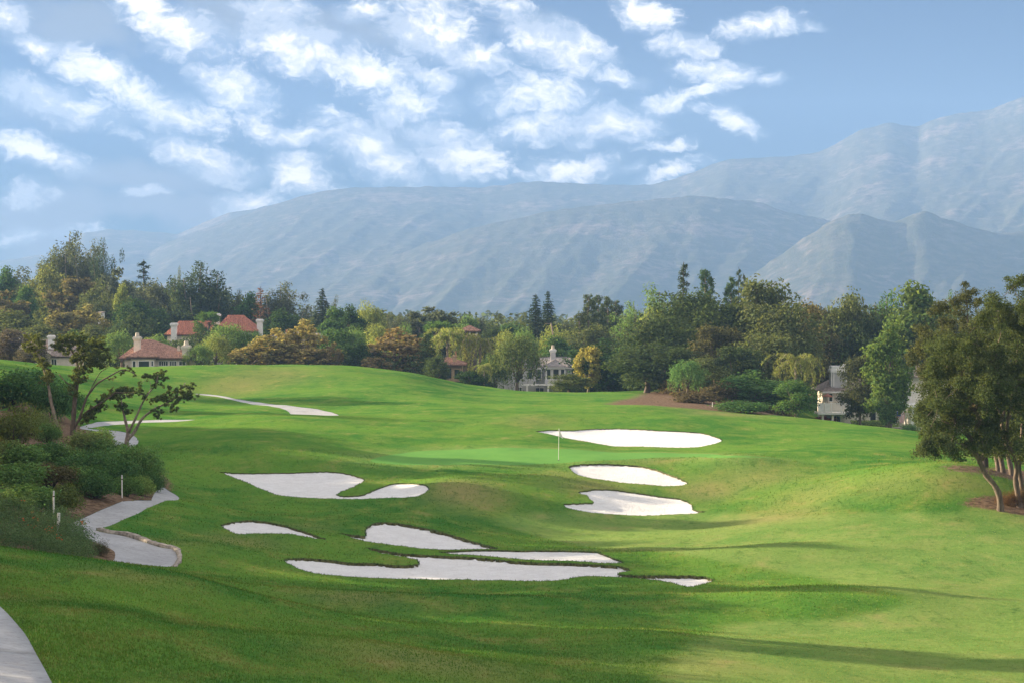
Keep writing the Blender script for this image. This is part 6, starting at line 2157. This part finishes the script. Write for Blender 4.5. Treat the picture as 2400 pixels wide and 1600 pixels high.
for q in np.arange(0.6, 3.8, .25):
    MB().box(xa + .02, xa + .08, -q, -q + .08, dz_, rt - .12).build('baluster', M_WHITE, rl)
for q in (2127, 2140, 2166):
    MB().box(h.X(q) - .16, h.X(q) + .16, -3.7, -3.38, -.5, dz_ - .35).build('porch_column', M_WHITE, h.root)
h.window(2150, 2165, 955, 985, 0, bars=2)

# striped flag hung by the porch
d_ = 284.5
k_ = d_ / F
p = at(2102, 963, d_)
M_RED = plain('flag_red', (0.45, 0.025, 0.04), 0.8, 0.1, 3)
M_NAVY = plain('flag_blue', (0.05, 0.08, 0.20), 0.8, 0.1, 3)
g0 = gz(p.x, d_)
root = empty('hanging_flag', (p.x, d_, g0))
tag(root, 'striped red and white flag with a blue corner hung beside the porch', 'flag')
zt = p.z - g0
W_, H_ = 17.5 * k_, 27 * k_
MB().tube([(-.12, 0, -.3), (-.12, 0, zt + .12)], .025, 8).tube([(-.15, 0, zt + .03), (W_ + .15, 0, zt + .03)], .018, 6).build('pole', M_WHITE, root)


def cloth(xa, xb, za, zb, off):
    m = MB()
    n = 6
    V_ = []
    for i in range(n + 1):
        z = za + (zb - za) * i / n
        for x in (xa, xb):
            V_.append((x + .015 * math.sin(z * 3), off + .05 * math.sin(x * 7 + z * 2.2), z))
    m.poly(V_, [(2 * i, 2 * i + 1, 2 * i + 3, 2 * i + 2) for i in range(n)])
    return m


sw = W_ / 13
for i in range(13):
    top_ = zt - (H_ * .42 if i < 7 else 0)
    cloth(i * sw, (i + 1) * sw, zt - H_, top_, 0).build('stripe', M_RED if i % 2 == 0 else M_WHITE, root)
can = cloth(0, 7 * sw, zt - H_ * .42, zt, 0).build('canton', M_NAVY, root)
sm_ = MB()
for r_ in range(9):
    for c_ in range(6 if r_ % 2 == 0 else 5):
        x = (c_ + (.5 if r_ % 2 == 0 else 1.0)) * 7 * sw / 6; z = zt - (r_ + .5) * H_ * .42 / 9
        y = .05 * math.sin(x * 7 + z * 2.2) - .008
        pts = []
        for q in range(10):
            a = q * math.pi / 5 + math.pi / 2
            rr = .026 if q % 2 == 0 else .011
            pts.append((x + math.cos(a) * rr, y, z + math.sin(a) * rr))
        sm_.poly(pts, [tuple(range(10))])
so = sm_.build('star_field', M_WHITE, can)
tag(so, kind='stuff')

# stone planter
p = at(2101, 1013, 279)
root = empty('planter', (p.x, 279, gz(p.x, 279)))
tag(root, 'low grey stone planter below the hanging flag', 'planter')
k_ = 279 / F
MB().box(-13 * k_, 13 * k_, 0, 1.2, -.5, p.z - root.location.z + 10 * k_).build('box', M_STONE, root)
MB().box(-14 * k_, 14 * k_, -.06, 1.26, p.z - root.location.z + 10 * k_, p.z - root.location.z + 12 * k_).build('rim', M_STONE, root)
S('shrub', 2079, 1012, 34, 24, D4, 'light green shrub left of the stone planter', lo=262, hi=290, group=gR)
S('shrub', 2130, 1010, 40, 22, D2, 'dark green shrub right of the stone planter', lo=262, hi=290, group=gR)
S('shrub', 2101, 1004, 22, 8, (0.22, 0.05, 0.04), 'small reddish plants growing in the stone planter', lo=262, hi=290, group=gR)

# ------------------------------------------------------------------ golf things
fx, fy = hit(1309, 1077, 142, 160)
g0 = gz(fx, fy)
root = empty('flagstick', (fx, fy, g0))
tag(root, 'white flagstick with a drooping white flag on the green', 'flagstick')
k_ = fy / F
H_ = 74 * k_
M_STICK = plain('stick_white', (0.80, 0.79, 0.76), 0.5, 0.04, 3)
MB().tube([(0, 0, -.1), (.03, 0, H_)], [.022, .016], 8).build('pole', M_STICK, root)
fm = MB()
V_ = []
for i in range(9):
    s = i / 8
    for j in range(6):
        u = j / 5
        x = .03 + .02 + u * (.30 + .02 * math.sin(s * 5)) * (0.35 + .65 * s)
        z = H_ - .05 - s * .52 - u * .25 * (1 - s * .3)
        V_.append((x, .05 * math.sin(u * 7 + s * 3) * u, z))
fm.poly(V_, [(i * 6 + j, i * 6 + j + 1, i * 6 + j + 7, i * 6 + j + 6) for i in range(8) for j in range(5)])
fm.build('flag', M_STICK, root, True)
cupm = MB().tube([(0, 0, -.08), (0, 0, .012)], [.054, .054], 14)
cupm.build('cup', M_DARK, root)


def post(px, top, bot, r, label, lo, hi, name='marker_post', broken=False, group='white marker posts by the path', fwd=0.0):
    x, y = hit(px, bot, lo, hi)
    x, y = x * (y - fwd) / y, y - fwd
    g = gz(x, y)
    zt = at(px, top, y).z - g
    root = empty(name, (x, y, g))
    tag(root, label, 'post', group)
    if broken:
        MB().tube([(.02, 0, -.3), (0, 0, zt * .50)], [r, r], 10).build('lower_section', M_STICK, root)
        MB().tube([(.02, 0, zt * .53), (.035, 0, zt)], [r * 1.08, r * 1.08], 10).build('upper_section', M_STICK, root)
        MB().tube([(.01, 0, zt * .49), (.02, 0, zt * .54)], [r * .7, r * .7], 8).build('coupling', M_EAVE, root)
    else:
        MB().tube([(0, 0, -.3), (0, 0, zt - .03), (0, 0, zt)], [r, r, r * .8], 10).build('shaft', M_STICK, root)
        MB().tube([(0, 0, zt * .80), (0, 0, zt * .84)], [r * 1.08, r * 1.08], 10).build('band', M_EAVE, root)
    return root


post(136, 1201, 1246, .060, 'thick white two-piece post nearest the path bend', 78, 110, broken=True, fwd=2.0)
post(126, 1149, 1204, .038, 'tall white post among the shrubs behind the two-piece one', 78, 118, fwd=3.0)
post(286, 1112, 1160, .034, 'white post half hidden in the dark shrubs further up the path', 90, 128, fwd=4.0)
post(102, 1186, 1200, .06, 'short white stub left of the tall white post', 78, 112)
gs = 'out of bounds stakes'
post(1670, 942, 956, .045, 'left white stake on the bare slope', 225, 290, 'boundary_stake', group=gs)
post(1701, 955, 968, .045, 'right white stake at the edge of the shrubs', 225, 290, 'boundary_stake', group=gs)
